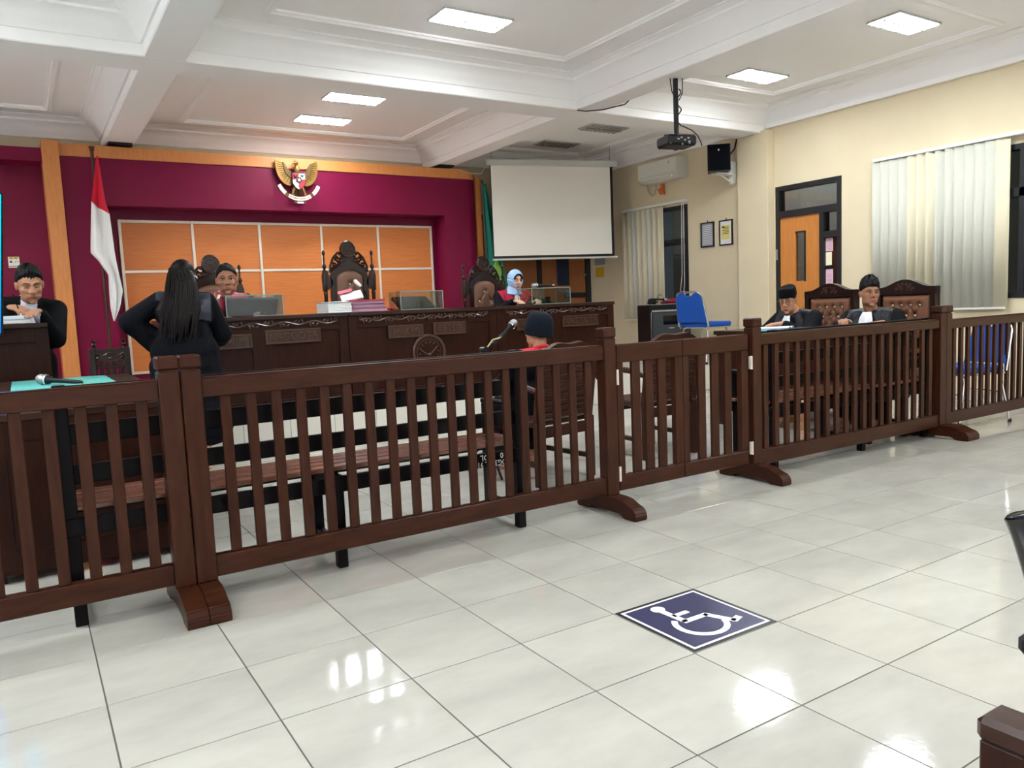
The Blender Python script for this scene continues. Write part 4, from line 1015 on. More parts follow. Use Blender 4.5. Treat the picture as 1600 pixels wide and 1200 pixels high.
    def strip(a0, a1, hw, y, nm, m, n=14, tilt=0):
        mb = MB(); vs = []; fs = []
        for q in range(n+1):
            a = a0+(a1-a0)*q/n; cx, cz = R*math.sin(a), 0.06-R*math.cos(a)
            for r_ in (-hw, hw):
                for yy in (y, y+0.008): vs.append((cx+r_*math.sin(a)*(1), yy, cz-r_*math.cos(a)))
        for q in range(n):
            b = q*4
            fs += [(b, b+4, b+6, b+2), (b+1, b+3, b+7, b+5), (b, b+1, b+5, b+4), (b+2, b+6, b+7, b+3)]
        fs += [(0, 2, 3, 1), (n*4, n*4+1, n*4+3, n*4+2)]
        return mb.add(vs, fs).build(nm, m, t, angle=60)
    strip(-0.52, 0.52, 0.024, -0.055, 'ribbon', 'ribbon_white')
    for sx in (-1, 1):
        strip(sx*0.50, sx*0.72, 0.022, -0.04, 'ribbon_fold', 'gold_dark', 6)
        strip(sx*0.68, sx*1.12, 0.024, -0.05, 'ribbon_tail', 'ribbon_white', 8)
    motto = 'BHINNEKA TUNGGAL IKA'; n = len(motto)
    for q, ch in enumerate(motto):
        if ch == ' ': continue
        a = -0.46+0.92*(q+0.5)/n; cx, cz = R*math.sin(a), 0.06-R*math.cos(a)
        text_obj('motto_letter', ch, 0.026, 0.0008, 'ink', t, T(cx, -0.0565, cz) @ FRONT @ RZ(a))
    MB().prism([(-0.075, -0.272), (-0.065, -0.298), (0.07, -0.298), (0.085, -0.272)], -0.05, -0.03).build('plinth', 'gold_dark', t, smooth=False)
    MB().box(-0.04, 0.045, -0.055, -0.05, -0.295, -0.275).build('plaque', 'paper_white', t, smooth=False)
    MB().box(-0.05, 0.05, -0.03, 0.075, -0.05, 0.05).build('mount', 'emblem_black', t, smooth=False)
eagle()
def door_sign():
    t = thing('wall_sign', 'small cream and white notice on the maroon wall above the writing man', 'sign', (-1.715, 8.296, 1.825))
    MB().box(-0.052, 0.052, -0.004, 0.003, -0.058, 0.058, b=0.002).build('board', 'paper_cream', t, smooth=False)
    MB().box(-0.05, 0.05, -0.006, -0.004, 0.032, 0.056).build('yellow_band', 'paper_yellow', t, smooth=False)
    MB().box(-0.05, -0.003, -0.006, -0.004, -0.036, 0.028).box(0.003, 0.05, -0.006, -0.004, -0.036, 0.028).build('white_field', 'paper_white', t, smooth=False)
    MB().box(-0.042, -0.012, -0.0072, -0.006, -0.006, 0.004).ell((-0.027, -0.007, 0.01), (0.008, 0.001, 0.008)).tube([(0.027+0.014*math.cos(a*0.5), -0.0065, 0.0+0.014*math.sin(a*0.5)) for a in range(9)], 0.0022, 5).box(-0.05, 0.05, -0.0065, -0.004, -0.047, -0.040).box(-0.035, -0.008, -0.0072, -0.006, 0.040, 0.048).box(0.004, 0.035, -0.0072, -0.006, 0.040, 0.048).build('print', 'ink', t, smooth=False)
door_sign()

# ------------------------------------------------------------------ screen, projector, loudspeaker, air conditioner
def screen():
    a = math.radians(-15); t = thing('projection_screen', 'pale pull-down projection screen hanging across the corner', 'screen', (4.905, 7.49, 0), a); w = 0.935
    MB().box(-w-0.06, w+0.07, -0.045, 0.045, 3.09, 3.175, b=0.012).build('case', 'screen_case', t)
    MB().box(-w, w, -0.003, 0.0, 1.80, 3.095).build('black_border', 'black_plastic', t, smooth=False)
    MB().box(-w+0.015, w-0.04, -0.0045, -0.003, 1.835, 3.092).build('white_cloth', 'screen_cloth', t, smooth=False)
    MB().box(-w-0.01, w+0.04, -0.016, 0.012, 1.772, 1.80, b=0.006).build('bottom_bar', 'screen_case', t)
    for sx in (-0.9, 0.9): MB().tube([(sx, 0, 3.17), (sx, 0, 3.40)], 0.004, 6).build('hanger', 'steel_grey', t)
screen()
tag(MB().tube([(3.97, 7.75, 3.10), (3.90, 7.8, 2.98), (3.80, 7.9, 3.0), (3.6, 8.02, 3.068), (3.3, 8.05, 3.068)], 0.006, 6).build('cable', 'cable_cream'), 'pale cable running from the screen case to the top of the maroon wall', 'cable')
def projector():
    t = thing('projector', 'black projector hanging from the ceiling beam on a pole', 'projector', (3.46, 3.54, 2.545), -0.25)
    MB().box(-0.145, 0.145, -0.115, 0.12, -0.05, 0.045, b=0.018).build('housing', 'black_plastic', t)
    MB().cyl(0.045, 0.0, 0.03, 16, T(0.07, 0.115, -0.005) @ RX(-PI/2)).build('lens', 'black_gloss', t)
    MB().box(-0.05, 0.05, -0.03, 0.03, 0.045, 0.06).tube([(0.0, 0.0, 0.05), (0.0, 0.0, 0.12)], 0.022, 10).box(-0.12, 0.12, -0.012, 0.012, 0.05, 0.06).build('bracket', 'black_metal', t)
    MB().box(-0.018, 0.018, -0.018, 0.018, 0.10, 0.554, b=0.003).build('pole', 'black_metal', t)
    mb = MB()
    for (x, y) in ((-0.05, 0), (-0.02, 0.012), (0.015, -0.008), (0.05, 0.01), (0.06, -0.02)): mb.box(x-0.01, x+0.01, -0.1225, -0.119, y-0.006, y+0.006)
    mb.ell((-0.13, -0.12, -0.04), 0.007).ell((-0.01, -0.12, -0.045), 0.008).ell((0.06, -0.12, -0.035), 0.009).build('sockets', 'steel_grey', t)
    MB().tube([(0.03+0.022*math.cos(k*0.9), 0.022*math.sin(k*0.9), 0.14+k*0.022) for k in range(16)], 0.006, 5).build('coiled_cable', 'cable_black', t)
    MB().tube([(0.02, -0.02, 0.36), (0.05, -0.03, 0.42), (0.06, -0.02, 0.552)], 0.005, 5).tube([(-0.02, -0.02, 0.38), (-0.05, -0.02, 0.44), (-0.06, -0.01, 0.552)], 0.005, 5).tube([(0.03, -0.05, 0.13), (0.10, -0.10, 0.08), (0.14, -0.128, 0.03), (0.17, -0.125, -0.02), (0.2, -0.1, -0.05)], 0.005, 5).tube([(-0.02, -0.03, 0.14), (-0.06, -0.09, 0.10), (-0.08, -0.125, 0.02)], 0.005, 5).build('cable', 'cable_black', t)
projector()
tag(MB().tube([(3.30, 4.79, 3.095), (3.36, 4.72, 3.075), (3.45, 4.55, 3.06), (3.56, 4.35, 3.075), (3.60, 4.2, 3.16), (3.66, 4.05, 3.2)], 0.006, 6).build('cable', 'cable_black'), 'black cable drooping from the ceiling beam left of the projector', 'cable')
def loudspeaker():
    t = thing('loudspeaker', 'black loudspeaker on a wall bracket beside the column', 'loudspeaker', (5.90, 5.29, 2.695), -0.75); t.scale = (1.08, 1.08, 1.08)
    o = [(-0.13, -0.125), (0.13, -0.125), (0.11, 0.11), (-0.11, 0.11)]
    MB().add([(x, y, z) for z in (0, 0.30) for (x, y) in o], [(0, 1, 2, 3), (4, 5, 6, 7), (0, 1, 5, 4), (1, 2, 6, 5), (2, 3, 7, 6), (3, 0, 4, 7)]).build('cabinet', 'black_plastic', t, smooth=False)
    MB().box(-0.122, 0.122, -0.136, -0.124, 0.008, 0.292, b=0.006).build('grille', 'speaker_navy', t)
    MB().box(-0.012, 0.004, -0.139, -0.136, 0.225, 0.243).build('badge', 'silver_strip', t, smooth=False)
loudspeaker()
b = thing('speaker_bracket', 'cream metal bracket carrying the loudspeaker on the right wall', 'bracket', (6.2, 5.31, 2.685))
MB().box(-0.36, -0.06, -0.06, 0.06, -0.012, 0.008, b=0.003).build('shelf', 'white_plastic', b); MB().box(-0.06, 0.028, -0.025, 0.025, -0.12, 0.16, b=0.003).build('upright', 'white_plastic', b)
MB().tube([(-0.25, 0, -0.01), (-0.02, 0, -0.11)], 0.01, 6).build('brace', 'white_plastic', b)
tag(MB().tube([(6.04, 5.27, 2.86), (6.12, 5.28, 2.94), (6.17, 5.26, 3.0), (6.2, 5.25, 3.12)], 0.010, 6).build('cable', 'cable_black'), 'black cable behind the loudspeaker on the right wall', 'cable')
def air_con():
    t = thing('air_conditioner', 'white split air conditioner high on the right wall', 'air conditioner', (6.0, 6.515, 2.785))
    pr = [(0.0, 0.045), (0.0, 0.27), (0.03, 0.285), (0.226, 0.285), (0.226, 0.0), (0.07, 0.0)]
    n = len(pr); L = 0.385
    MB().add([(p[0], -L, p[1]) for p in pr]+[(p[0], L, p[1]) for p in pr], [tuple(range(n)), tuple(reversed(range(n, 2*n)))]+[(k, n+k, n+(k+1) % n, (k+1) % n) for k in range(n)]).build('body', 'ac_white', t, smooth=False)
    MB().box(-0.012, 0.002, -L+0.03, L-0.006, 0.075, 0.27, b=0.005).build('front_cover', 'ac_white', t)
    MB().box(0.004, 0.02, -L+0.09, L-0.03, 0.047, 0.072).build('air_slot', 'black_plastic', t, smooth=False)
    MB().box(-0.006, 0.02, -L+0.10, -0.01, 0.028, 0.044, b=0.003, Mx=None).box(-0.006, 0.02, 0.01, L-0.06, 0.028, 0.044, b=0.003).build('flap', 'ac_white', t)
    MB().ell((-0.013, -L+0.13, 0.215), (0.003, 0.014, 0.018)).build('badge', 'steel_grey', t)
    MB().tube([(0.2, L+0.02, 0.12), (0.19, L+0.03, 0.02), (0.2, L+0.02, -0.08), (0.21, L-0.05, -0.155), (0.2, L-0.12, -0.14), (0.2, L-0.15, -0.05), (0.2, L-0.15, 0.01)], 0.008, 6).build('drain_hose', 'cable_cream', t)
air_con()
tag(MB().ell((6.2, 6.62, 2.735), (0.022, 0.035, 0.035)).ell((6.2, 6.64, 2.67), (0.026, 0.05, 0.05)).cap((6.2, 6.60, 2.66), (6.2, 6.58, 2.62), 0.02, 0.008).cap((6.2, 6.67, 2.69), (6.2, 6.72, 2.70), 0.018, 0.006).build('wall_ornament', 'orange_thing'), 'small orange paper ornament stuck below the air conditioner', 'ornament')
def framed(label, yc, zc, h, w, inner):
    t = thing('picture_frame', label, 'picture frame', (XR, yc, zc), 0, 'framed papers on the right wall')
    MB().box(-0.022, -0.002, -w, -w+0.016, -h, h).box(-0.022, -0.002, w-0.016, w, -h, h).box(-0.022, -0.002, -w+0.016, w-0.016, -h, -h+0.016).box(-0.022, -0.002, -w+0.016, w-0.016, h-0.016, h).build('frame', 'frame_black', t, smooth=False)
    MB().box(-0.012, -0.004, -w+0.016, w-0.016, -h+0.016, h-0.016).build('sheet', 'paper_blue' if False else 'note_grey' if inner == 'table' else 'paper_white', t, smooth=False)
    mb = MB()
    if inner == 'table':
        for r in range(11): mb.box(-0.0128, -0.012, -w+0.03, w-0.03, h-0.05-r*0.024, h-0.042-r*0.024)
        mb.build('printed_rows', 'paper_white', t, smooth=False)
    else:
        MB().box(-0.0135, -0.012, -w+0.05, w-0.035, -h+0.08, h-0.07).build('yellow_slip', 'paper_yellow', t, smooth=False)
        for r in range(5): mb.box(-0.0142, -0.0135, -w+0.065, w-0.05-0.02*(r % 2), h-0.10-r*0.02, h-0.093-r*0.02)
        mb.ell((-0.0142, 0.045, h-0.09), (0.001, 0.02, 0.012)); mb.build('handwriting', 'ink', t, smooth=False)
    MB().ell((-0.006, 0, h+0.012), (0.006, 0.008, 0.012), None, 8, 5).build('hook', 'frame_black', t)
framed('framed grey printed sheet on the right wall, left of the frame with the yellow slip', 5.79, 1.97, 0.165, 0.118, 'table')
framed('framed white sheet with a yellow slip, beside the column', 5.465, 1.967, 0.165, 0.113, 'slip')
tag(MB().box(6.222, XR-0.0005, 8.02, 8.22, 1.53, 1.685).build('sticky_note', 'note_yellow', smooth=False), 'yellow note stuck on the right wall in the shade below the screen', 'note')
tag(MB().box(6.222, XR-0.0005, 7.98, 8.24, 1.72, 1.86).build('sticky_note', 'note_grey', smooth=False), 'grey sheet stuck on the right wall just above the yellow note', 'note')

# ------------------------------------------------------------------ amplifier and blue chairs
def amplifier():
    t = thing('amplifier', 'tall black and grey amplifier speaker standing on the platform under the window', 'amplifier', (5.72, 6.12, PH), -0.26)
    MB().box(-0.31, 0.31, -0.16, 0.22, 0.0, 0.76, b=0.015).build('cabinet', 'black_plastic', t)
    MB().box(-0.275, 0.275, -0.175, -0.158, 0.03, 0.655, b=0.006).build('grille', 'amp_grey', t)
    MB().add([(-0.28, -0.172, 0.665), (0.28, -0.172, 0.665), (0.28, -0.12, 0.768), (-0.28, -0.12, 0.768), (-0.28, -0.10, 0.665), (0.28, -0.10, 0.665)], [(0, 1, 2, 3), (0, 3, 4), (1, 5, 2), (3, 2, 5, 4), (0, 4, 5, 1)]).build('control_panel', 'panel_grey', t, smooth=False)
    kn = MB()
    for r in range(2):
        for q in range(11):
            u = 0.25+0.45*r; kn.cyl(0.011, 0, 0.012, 8, T(-0.245+0.049*q, -0.172+0.052*u, 0.665+0.103*u) @ RX(math.radians(63)))
    kn.build('knob', 'black_plastic', t)
    MB().box(-0.12, 0.12, -0.179, -0.174, 0.49, 0.61, b=0.003).build('horn', 'black_gloss', t)
    MB().box(-0.04, 0.04, -0.1785, -0.175, 0.435, 0.452).build('badge', 'steel_grey', t, smooth=False)
    MB().tube([(-0.295, -0.165, 0.02), (-0.295, -0.17, 0.66)], 0.006, 6).build('edge_strip', 'chrome', t)
    MB().tube([(0.31, 0.1, 0.66), (0.335, 0.09, 0.70), (0.335, 0.02, 0.70), (0.31, 0.01, 0.66)], 0.012, 7).build('handle', 'black_plastic', t)
amplifier()
tag(MB().ell((5.80, 6.13, 1.095), (0.10, 0.07, 0.034)).ell((5.86, 6.10, 1.10), (0.06, 0.05, 0.038)).ell((5.74, 6.15, 1.085), (0.06, 0.05, 0.024)).build('bundled_cloth', 'red_cloth'), 'dark red bundle lying on top of the amplifier', 'cloth')
tag(MB().tube([(5.53+0.07*math.cos(k*0.8)*(1-k*0.02), 6.16+0.05*math.sin(k*0.8), 1.075+k*0.003) for k in range(22)], 0.012, 6).tube([(5.66, 6.2, 1.08), (5.66, 6.19, 1.17), (5.70, 6.19, 1.20), (5.74, 6.19, 1.185)], 0.004, 5).build('coiled_cable', 'cable_black'), 'coil of black cable on the left of the amplifier top', 'cable')
handheld_mic('microphone lying on the cable coil on top of the amplifier', (5.64, 6.05, 1.125), 2.6, 0.1)
def blue_chair(label, loc, rz):
    t = thing('banquet_chair', label, 'chair', loc, rz, 'blue chrome-framed banquet chairs')       # faces -Y
    def seat(u, v):
        return 0
    MB().box(-0.21, 0.21, -0.25, 0.20, 0.44, 0.495, b=0.024).build('seat', 'fabric_blue', t)
    Bk = T(0, 0.215, 0.475) @ RX(math.radians(-13))
    o = [(-0.205, 0.03), (-0.18, 0.32), (-0.16, 0.36), (-0.12, 0.378), (-0.08, 0.378), (-0.06, 0.355), (0.0, 0.342), (0.06, 0.355), (0.08, 0.378), (0.12, 0.378), (0.16, 0.36), (0.18, 0.32), (0.205, 0.03)]
    bk = MB().prism(o, -0.022, 0.022, Bk).build('backrest', 'fabric_blue', t)
    MB().tube([Bk @ Vector(p) for p in ((-0.215, 0, -0.03), (-0.212, 0, 0.04), (-0.19, 0, 0.32), (-0.165, 0, 0.373), (-0.12, 0, 0.394), (0.12, 0, 0.394), (0.165, 0, 0.373), (0.19, 0, 0.32), (0.212, 0, 0.04), (0.215, 0, -0.03))], 0.0115, 8).build('back_frame', 'chrome', t)
    MB().tube([(-0.205, 0.20, 0.43), (-0.205, -0.22, 0.43), (0.205, -0.22, 0.43), (0.205, 0.20, 0.43)], 0.011, 8).build('seat_frame', 'chrome', t)
    for sy, e in ((0.19, 0.26), (-0.20, -0.27)):
        MB().tube([(-0.215, e, 0.0), (-0.19, sy, 0.36), (-0.17, sy*0.95, 0.42), (-0.13, sy*0.95, 0.435), (0.13, sy*0.95, 0.435), (0.17, sy*0.95, 0.42), (0.19, sy, 0.36), (0.215, e, 0.0)], 0.011, 8).build('leg', 'chrome', t, 'chrome pair of legs bent from one tube')
        MB().tube([(-0.197, sy*1.1, 0.26), (0.197, sy*1.1, 0.26)], 0.007, 6).build('stretcher', 'chrome', t)
        for sx in (-1, 1): MB().cyl(0.015, 0.0, 0.03, 8, T(sx*0.215, e, 0)).build('leg_tip', 'black_plastic', t)
    return t
bc = blue_chair('blue banquet chair standing on the platform in front of the amplifier', (5.68, 5.36, PH), PI/2+0.12); bc.scale = (1.06, 1.06, 1.05)
bc2 = clone(bc, (4.92, 1.72, 0), -1.87, 'blue banquet chair standing behind the right end of the railing'); bc2.scale = (0.97, 0.97, 0.96)

# ------------------------------------------------------------------ lawyers' table and padded chairs
def lawyer_table():
    t = thing('table', 'dark wooden table in front of the two seated lawyers', 'table', (3.73, 2.42, 0))
    a, b, y0, y1, zt = -0.27, 0.25, -0.78, 0.68, 0.83
    MB().box(a-0.02, b+0.02, y0-0.02, y1+0.02, zt-0.035, zt, b=0.004).build('tabletop', 'desk_wood_flat', t)
    MB().box(a, a+0.025, y0, y1, 0.30, zt-0.035).build('front_panel', 'desk_wood', t)
    MB().box(a+0.025, b, y0, y0+0.025, 0.30, zt-0.035).build('side_panel', 'desk_wood', t); MB().box(a+0.025, b, y1-0.025, y1, 0.30, zt-0.035).build('side_panel', 'desk_wood', t)
    for x in (a+0.03, b-0.03):
        for y in (y0+0.03, y1-0.03): MB().box(x-0.022, x+0.022, y-0.022, y+0.022, 0, zt-0.035).build('leg', 'desk_wood', t)
lawyer_table()
def padded_chair(label, loc, rz):
    t = thing('padded_chair', label, 'chair', loc, rz, 'padded chairs of the lawyers')     # faces -Y
    MB().box(-0.25, 0.25, -0.50, 0.0, 0.40, 0.49, b=0.02).build('seat', 'leather', t)
    W, zs, zt = 0.265, 1.142, 1.205
    o = [(-W, 0.45), (-W, zs)]+[(-W+0.06+(2*W-0.12)*k/16, zs+0.002+(zt-zs)*math.sin(PI*k/16)**1.6) for k in range(17)]+[(W, zs), (W, 0.45)]
    i_ = [(-W+0.045, 0.52), (-W+0.045, 1.08), (W-0.045, 1.08), (W-0.045, 0.52)]
    MB().prism(o, 0.02, 0.045).build('back_board', 'chair_wood', t)
    MB().prism([(p[0], p[1]) for p in o if p[1] > 1.08]+[(W, 1.08), (-W, 1.08)], -0.03, 0.02).build('crest_rail', 'chair_wood', t)
    for sx in (-1, 1):
        MB().box(sx*W-(0.045 if sx > 0 else 0), sx*W+(0 if sx > 0 else 0.045), -0.03, 0.02, 0.45, 1.08, b=0.003).build('stile', 'chair_wood', t)
        MB().box(sx*0.22-0.022, sx*0.22+0.022, -0.48, -0.435, 0, 0.41, b=0.003).build('leg', 'chair_wood', t); MB().box(sx*0.22-0.022, sx*0.22+0.022, 0.0, 0.045, 0, 0.46, b=0.003).build('leg', 'chair_wood', t)
    bt = [(-0.12+0.08*k, 0.99) for k in range(4)]+[(-0.08+0.08*k, 0.90) for k in range(3)]+[(-0.12+0.08*k, 0.81) for k in range(4)]+[(-0.08+0.08*k, 0.72) for k in range(3)]+[(-0.12+0.08*k, 0.63) for k in range(4)]
    mb = MB()
    def fn(u, v):
        x = (u-0.5)*2*(W-0.047); z = 0.52+v*0.56; e = min(W-0.047-abs(x), z-0.52, 1.08-z); d = 0.05*(1-math.exp(-max(e, 0)/0.014))
        for (bx, bz) in bt: d -= 0.034*math.exp(-((x-bx)**2+(z-bz)**2)/(2*0.016**2))
        return (x, 0.018-d, z)
    mb.grid(fn, 54, 66); mb.v = [(x, y, z) for (x, y, z) in mb.v]
    pr = near_pairs(bt, 0.12); v2 = crease([(x, y-0.018, z) for (x, y, z) in mb.v], bt, 0.05, pr, 0.007, 0.42); mb.v = [(x, y+0.018, z) for (x, y, z) in v2]
    mb.build('back_cushion', 'leather', t, angle=80)
    for (bx, bz) in bt: MB().ell((bx, 0.0, bz), (0.009, 0.007, 0.009), None, 8, 6).build('button', 'button_pearl', t)
    mb = MB()
    for sx in (-1, 1):
        for (cx, cz, r) in ((0.03, 1.13, 0.018), (0.07, 1.125, 0.015), (0.05, 1.155, 0.014), (0.015, 1.165, 0.012)):
            mb.tube([(sx*(cx+r*(1-k/20)*math.cos(k*0.5)), -0.032, cz+r*(1-k/20)*math.sin(k*0.5)) for k in range(15)], 0.005, 5)
    mb.build('carving', 'carved_wood', t)
    return t
pc = padded_chair('padded brown tufted chair behind the lawyer in the black cap', (4.68, 2.82, 0), -PI/2)
clone(pc, (4.68, 2.09, 0), -PI/2, 'padded brown tufted chair behind the bareheaded lawyer')
# papers before the lawyers
t = thing('open_file', 'open file of bluish white papers on the table before the lawyer in the black cap', 'file', (3.60, 2.58, 0.832), 0.5)
def pg(s):
    def fn(u, v): return (s*u*0.17, (v-0.5)*0.26, 0.012+0.016*math.sin(min(1, u*1.3)*PI*0.8)*(1-0.3*v))
    return fn
MB().grid(pg(1), 10, 2).build('page', 'paper_blue', t, solid=0.003); MB().grid(pg(-1), 10, 2).build('page', 'paper_white', t, solid=0.003)
MB().box(-0.19, 0.19, -0.14, 0.14, 0, 0.008).build('cover', 'cloth_green', t, smooth=False)
MB().box(-0.17, 0.17, -0.13, 0.13, 0.008, 0.014).build('page_block', 'paper_blue', t, smooth=False)
loose('dark folder lying flat on the lawyers\' table beside the open file', 3.66, 2.30, 0.832, 0.20, 0.24, 0.1, 'satin_grey', 'folder', 0.018)
loose('white sheet on the lawyers\' table before the bareheaded lawyer', 3.70, 1.98, 0.832, 0.21, 0.28, -0.1, 'paper_white', h=0.004)

# ------------------------------------------------------------------ witness chairs and microphone stand
def witness_chair(label, loc, rz):
    t = thing('witness_chair', label, 'chair', loc, rz, 'slat-backed armchairs for witnesses')    # faces +Y
    MB().box(-0.24, 0.24, -0.20, 0.28, 0.37, 0.41, b=0.01).build('seat', 'witness_wood', t)
    Bk = T(0, -0.22, 0.40) @ RX(math.radians(9))
    n = 10
    for k in range(n):
        z = 0.02+k*0.040
        MB().box(-0.20, 0.20, -0.012, 0.012, z, z+0.035, b=0.003, Mx=Bk).build('back_slat', 'witness_wood', t)
    crest = [(-0.245, 0.405)]+[(-0.245+0.49*k/18, 0.435+0.052*math.sin(PI*k/18)**1.4-0.012*math.cos(4*PI*k/18)+0.01) for k in range(19)]+[(0.245, 0.405)]
    MB().prism(crest, -0.018, 0.018, Bk).build('crest_rail', 'witness_wood', t)
    for sx in (-1, 1):
        MB().box(sx*0.222-0.024, sx*0.222+0.024, -0.016, 0.016, -0.02, 0.43, b=0.004, Mx=Bk).build('stile', 'witness_wood', t)
        MB().box(sx*0.222-0.024, sx*0.222+0.024, -0.25, -0.205, 0.0, 0.40, b=0.004).build('leg', 'witness_wood', t)
        MB().box(sx*0.222-0.024, sx*0.222+0.024, 0.235, 0.28, 0.0, 0.40, b=0.004).build('leg', 'witness_wood', t)
        P = [(sx*0.24, -0.25, 0.60), (sx*0.265, -0.10, 0.635), (sx*0.27, 0.10, 0.64), (sx*0.265, 0.24, 0.615), (sx*0.26, 0.29, 0.585), (sx*0.26, 0.275, 0.55)]
        MB().tube(P, [0.018, 0.021, 0.023, 0.023, 0.021, 0.015], 8).tube([(sx*0.245, 0.25, 0.40), (sx*0.26, 0.24, 0.50), (sx*0.265, 0.22, 0.62)], 0.017, 8).build('armrest', 'witness_wood', t)
        MB().box(sx*0.222-0.015, sx*0.222+0.015, -0.21, 0.24, 0.12, 0.15, b=0.003).build('stretcher', 'witness_wood', t)
    MB().box(-0.2, 0.2, -0.24, -0.215, 0.30, 0.37, b=0.003).build('apron', 'witness_wood', t); MB().box(-0.2, 0.2, 0.245, 0.27, 0.30, 0.37, b=0.003).build('apron', 'witness_wood', t)
    return t
WC = witness_chair('slat-backed wooden armchair under the man in the navy cap', (1.10, 2.44, 0), 0.12)
clone(WC, (2.16, 2.56, 0), -0.05, 'empty slat-backed wooden armchair behind the left gate leaf')
def mic_stand():
    t = thing('microphone_stand', 'black boom stand beside the man in the navy cap', 'stand', (0.875, 2.75, 0))
    for a in (0.3, 2.4, 4.5): MB().tube([(0, 0, 0.22), (0.26*math.cos(a), 0.26*math.sin(a), 0.012)], 0.009, 6).build('leg', 'black_metal', t)
    MB().tube([(0, 0, 0.2), (0, 0, 0.83)], 0.011, 8).build('pole', 'black_metal', t)
    MB().cyl(0.022, -0.03, 0.03, 10, T(0, 0, 0.84) @ RX(PI/2)).build('clutch', 'black_plastic', t)
    MB().tube([(-0.05, 0, 0.80), (0.0, 0, 0.838), (0.225, 0, 0.985)], 0.009, 8).build('boom', 'black_metal', t)
    MB().tube([(0.02, -0.02, 0.86), (0.06, -0.02, 0.905), (0.12, -0.02, 0.915), (0.165, -0.02, 0.945)], 0.0045, 6).build('cable', 'cable_yellow', t)
mic_stand()
t = handheld_mic('microphone clipped on the boom stand beside the man in the navy cap', (1.085, 2.735, 0.985), PI, -0.72, s=1.1)
t.rotation_euler = (0, 0, PI)

# ------------------------------------------------------------------ seats beside the viewer, right edge
def viewer_chair():
    t = thing('black_chair', 'black moulded chair back cut off by the right edge', 'chair', (-0.12, -1.20, 0), -PI/2+0.1)
    def fn(u, v):
        s = (u-0.5)*2; w = 0.155+0.075*v**0.8; x = s*w; z = 0.40+0.335*v-0.055*max(0, abs(s)-0.45)/0.55*v**4
        return (x, 0.05*(s*s)-0.05*v, z)
    MB().grid(fn, 16, 20).build('backrest', 'black_gloss', t, solid=0.035, sub=1)
    MB().box(-0.21, 0.21, 0.02, 0.44, 0.40, 0.44, b=0.02).build('seat', 'black_plastic', t)
    for sx in (-1, 1):
        MB().tube([(sx*0.1, 0.12, 0.0), (sx*0.1, 0.10, 0.40)], 0.012, 8).build('leg', 'chrome', t); MB().tube([(sx*0.15, 0.45, 0.0), (sx*0.15, 0.4, 0.41)], 0.012, 8).build('leg', 'chrome', t)
viewer_chair()
def viewer_bench():
    t = thing('wooden_armchair', 'corner of a dark wooden seat with a worn pale edge at the bottom right', 'chair', (-0.70, -1.20, 0))
    MB().box(0.0, 0.062, -0.50, 0.0, 0.525, 0.560, b=0.008).build('armrest', 'desk_wood_flat', t)
    MB().box(0.004, 0.058, -0.06, -0.004, 0.0, 0.527, b=0.003).build('leg', 'desk_wood', t); MB().box(0.004, 0.058, -0.50, -0.45, 0.0, 0.80, b=0.003).build('leg', 'desk_wood', t)
    MB().box(0.004, 0.058, -0.45, -0.06, 0.36, 0.527, b=0.003).build('end_panel', 'desk_wood', t)
    MB().box(0.50, 0.56, -0.50, 0.0, 0.525, 0.560, b=0.008).build('armrest', 'desk_wood_flat', t)
    MB().box(0.504, 0.556, -0.06, -0.004, 0.0, 0.527, b=0.003).build('leg', 'desk_wood', t); MB().box(0.504, 0.556, -0.50, -0.45, 0.0, 0.80, b=0.003).build('leg', 'desk_wood', t)
    for k in range(4): MB().box(0.058, 0.504, -0.45+k*0.11, -0.36+k*0.11, 0.38, 0.405, b=0.004).build('seat_slat', 'bench_slat', t)
    for z in (0.52, 0.68): MB().box(0.058, 0.504, -0.49, -0.465, z, z+0.08, b=0.003).build('back_slat', 'desk_wood_flat', t)
viewer_bench()
# ------------------------------------------------------------------ people
def remesh(name, mb, vox, ms, parent, smooth=5, deform=None, color=None, decim=None):
    me = mb.mesh('tmp'); ob = bpy.data.objects.new('tmp', me); COL.objects.link(ob)
    k = ob.modifiers.new('r', 'REMESH'); k.mode = 'VOXEL'; k.voxel_size = vox; k.use_smooth_shade = True
    s = ob.modifiers.new('s', 'SMOOTH'); s.factor = 0.5; s.iterations = smooth
    dg = bpy.context.evaluated_depsgraph_get(); m2 = bpy.data.meshes.new_from_object(ob.evaluated_get(dg)); m2.name = name
    bpy.data.objects.remove(ob); bpy.data.meshes.remove(me)
    n = len(m2.vertices); co = np.empty(n*3, np.float32); m2.vertices.foreach_get('co', co); co = co.reshape(-1, 3)
    if deform is not None: co = deform(co).astype(np.float32); m2.vertices.foreach_set('co', co.ravel())
    m2.materials.clear()
    for q in (ms if isinstance(ms, (list, tuple)) else [ms]): m2.materials.append(M[q])
    if color is not None:
        pc = np.empty(len(m2.polygons)*3, np.float32); m2.polygons.foreach_get('center', pc)
        m2.polygons.foreach_set('material_index', color(pc.reshape(-1, 3)).astype(np.int32))
    m2.polygons.foreach_set('use_smooth', [True]*len(m2.polygons)); m2.update()
    o = bpy.data.objects.new(name, m2); COL.objects.link(o); o.parent = parent
    return o
def ik(a, b, l1, l2, hint):
    a, b, hint = Vector(a), Vector(b), Vector(hint); d = b-a; L = min(d.length, (l1+l2)*0.995); dn = d.normalized()
    x = (l1*l1-l2*l2+L*L)/(2*L); h = math.sqrt(max(0, l1*l1-x*x)); p = (hint-dn*hint.dot(dn)).normalized()
    return a+dn*x+p*h, a+dn*L
